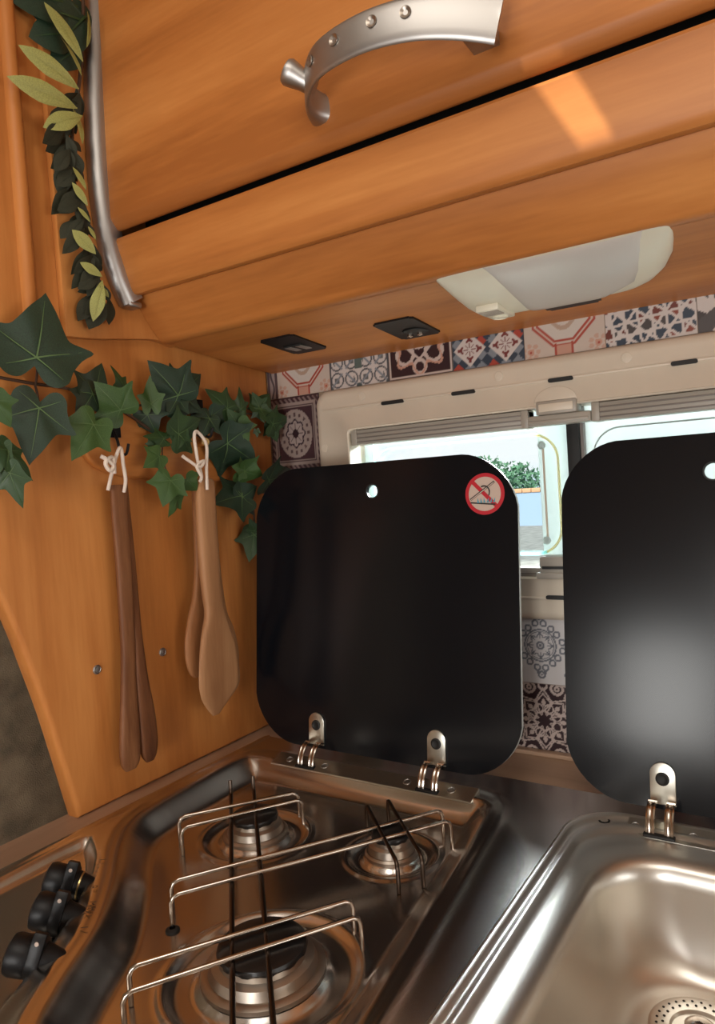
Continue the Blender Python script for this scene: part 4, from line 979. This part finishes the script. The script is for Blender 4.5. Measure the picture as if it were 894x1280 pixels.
stem(ivy, [(150, 512), (185, 505), (225, 500), (262, 520), (300, 517), (330, 520), (350, 535)], .018, .0016)
stem(ivy, [(240, 540), (270, 560), (300, 590), (316, 630), (318, 670)], .016, .0014)
stem(ivy, [(-10, 552), (8, 566), (14, 590)], .022, .0010)
stem(ivy, [(205, 545), (203, 570), (212, 600)], .030, .0010)
stem(ivy, [(47, 450), (46, 470), (44, 482)], .022, .0014); stem(ivy, [(49, 509), (46, 490), (44, 482)], .022, .0014)
IVL = [('d', (45, 449), (58, 369), .040, 1.02, 0), ('d', (49, 509), (38, 577), .038, .90, .15), ('d', (117, 490), (128, 455), .026, 1.05, .2), ('d', (116, 492), (96, 522), .028, .8, 0),
       ('l', (151, 513), (120, 479), .042, 1.0, -.1), ('l', (117, 530), (92, 573), .044, .85, .1), ('m', (156, 487), (140, 457), .024, .55, .5), ('l', (-6, 500), (14, 533), .045, .9, 0),
       ('m', (2, 560), (-4, 596), .040, .6, .2), ('m', (8, 562), (42, 599), .042, .55, -.5), ('m', (12, 590), (28, 634), .042, .6, .4),
       ('d', (223, 495), (188, 453), .040, 1.0, 0), ('d', (224, 494), (252, 468), .034, .95, .1), ('d', (222, 496), (211, 518), .036, 1.1, 0), ('l', (189, 506), (187, 470), .034, .62, -.5), ('d', (184, 518), (196, 543), .022, 1.2, .3),
       ('m', (222, 543), (252, 524), .040, .9, .3), ('m', (224, 540), (222, 562), .038, 1.2, -.2), ('m', (205, 549), (181, 545), .036, .6, .3), ('l', (199, 570), (181, 584), .044, .95, 0), ('m', (190, 556), (186, 545), .03, .9, 0),
       ('l', (213, 600), (205, 632), .050, 1.05, 0), ('l', (234, 600), (247, 613), .048, 1.25, .2), ('l', (222, 621), (212, 646), .050, .65, -.4),
       ('m', (284, 511), (259, 487), .030, .75, .2), ('d', (262, 523), (252, 546), .030, 1.0, 0), ('d', (264, 520), (282, 536), .026, 1.1, 0), ('l', (298, 533), (309, 560), .040, 1.15, -.1), ('m', (297, 531), (285, 512), .036, 1.0, 0),
       ('d', (283, 553), (322, 580), .034, .85, .2), ('m', (301, 512), (300, 484), .030, .62, .3), ('m', (325, 512), (337, 492), .034, 1.0, -.1), ('m', (325, 511), (316, 491), .032, .9, 0), ('m', (326, 512), (331, 528), .034, 1.2, 0),
       ('m', (340, 530), (362, 524), .036, .8, .3), ('m', (340, 532), (347, 552), .030, .9, 0), ('m', (321, 538), (322, 547), .036, .8, 0), ('l', (305, 589), (329, 595), .040, .9, .5), ('l', (305, 588), (291, 583), .040, 1.0, .2),
       ('d', (303, 620), (268, 628), .030, .85, .4), ('d', (302, 622), (322, 608), .030, 1.1, .2), ('d', (335, 600), (364, 588), .040, .8, .7), ('m', (318, 668), (312, 701), .022, .85, .3), ('m', (318, 664), (312, 648), .022, .8, 0)]
for k, b, t, x, wd, rl_ in IVL: leaf(ivy, k, b, t, x, wd, rl_)

van = thing('leaf_garland', (.035, -.33, .60), 'hanging garland of pale and blackish leaves beside the aluminium cupboard edge', 'garland')
stem(van, [(104, -10), (103, 60), (97, 120), (90, 170), (92, 220), (100, 270), (108, 320), (118, 360), (124, 385)], .022, .0022)
for b, t, wd, rl_ in (((104, 78), (61, -3), .75, .2), ((99, 112), (30, 55), .85, 0), ((97, 136), (18, 96), .80, -.1), ((103, 145), (60, 154), 1.1, .2), ((102, 95), (82, 40), .6, .6), ((103, 180), (98, 130), .7, .5), ((108, 60), (118, 10), .4, .4),
                      ((108, 238), (94, 207), .8, .3), ((110, 258), (92, 227), .9, 0), ((113, 278), (99, 258), .8, .2), ((120, 318), (93, 287), 1.3, 0), ((120, 300), (112, 282), 1.0, .3), ((128, 346), (103, 328), 1.1, 0), ((128, 350), (118, 398), .9, .2), ((124, 356), (138, 372), .8, 0)):
    leaf(van, 'p', b, t, .040, wd, rl_)
rr = random.Random(5)
for b, t, wd, x in (((110, 30), (40, 2), 1.7, .024), ((100, 45), (44, 40), 1.7, .022), ((108, 20), (70, 58), 1.6, .026), ((98, 10), (20, -12), 1.6, .022), ((112, 40), (96, -8), 1.5, .022), ((104, 60), (68, 78), 1.6, .022)):
    leaf(van, 'D', b, t, x, wd, rr.uniform(-.4, .4))
pth = smooth_path([(92, 115), (86, 150), (88, 190), (95, 230), (102, 270), (110, 310), (118, 345), (128, 372)], 5)
for i, p in enumerate(pth):
    for s_ in (-1, 1):
        a = (0.9 + rr.uniform(-.5, .5)) * s_
        ln_ = rr.uniform(32, 50); b = (p[0] + rr.uniform(-5, 9), p[1] + rr.uniform(-5, 5))
        leaf(van, 'k', b, (b[0] + math.sin(a) * ln_ * .45 - 5, b[1] + abs(math.cos(a)) * ln_), .026 + rr.uniform(-.006, .01), rr.uniform(.9, 1.5), rr.uniform(-.6, .6))
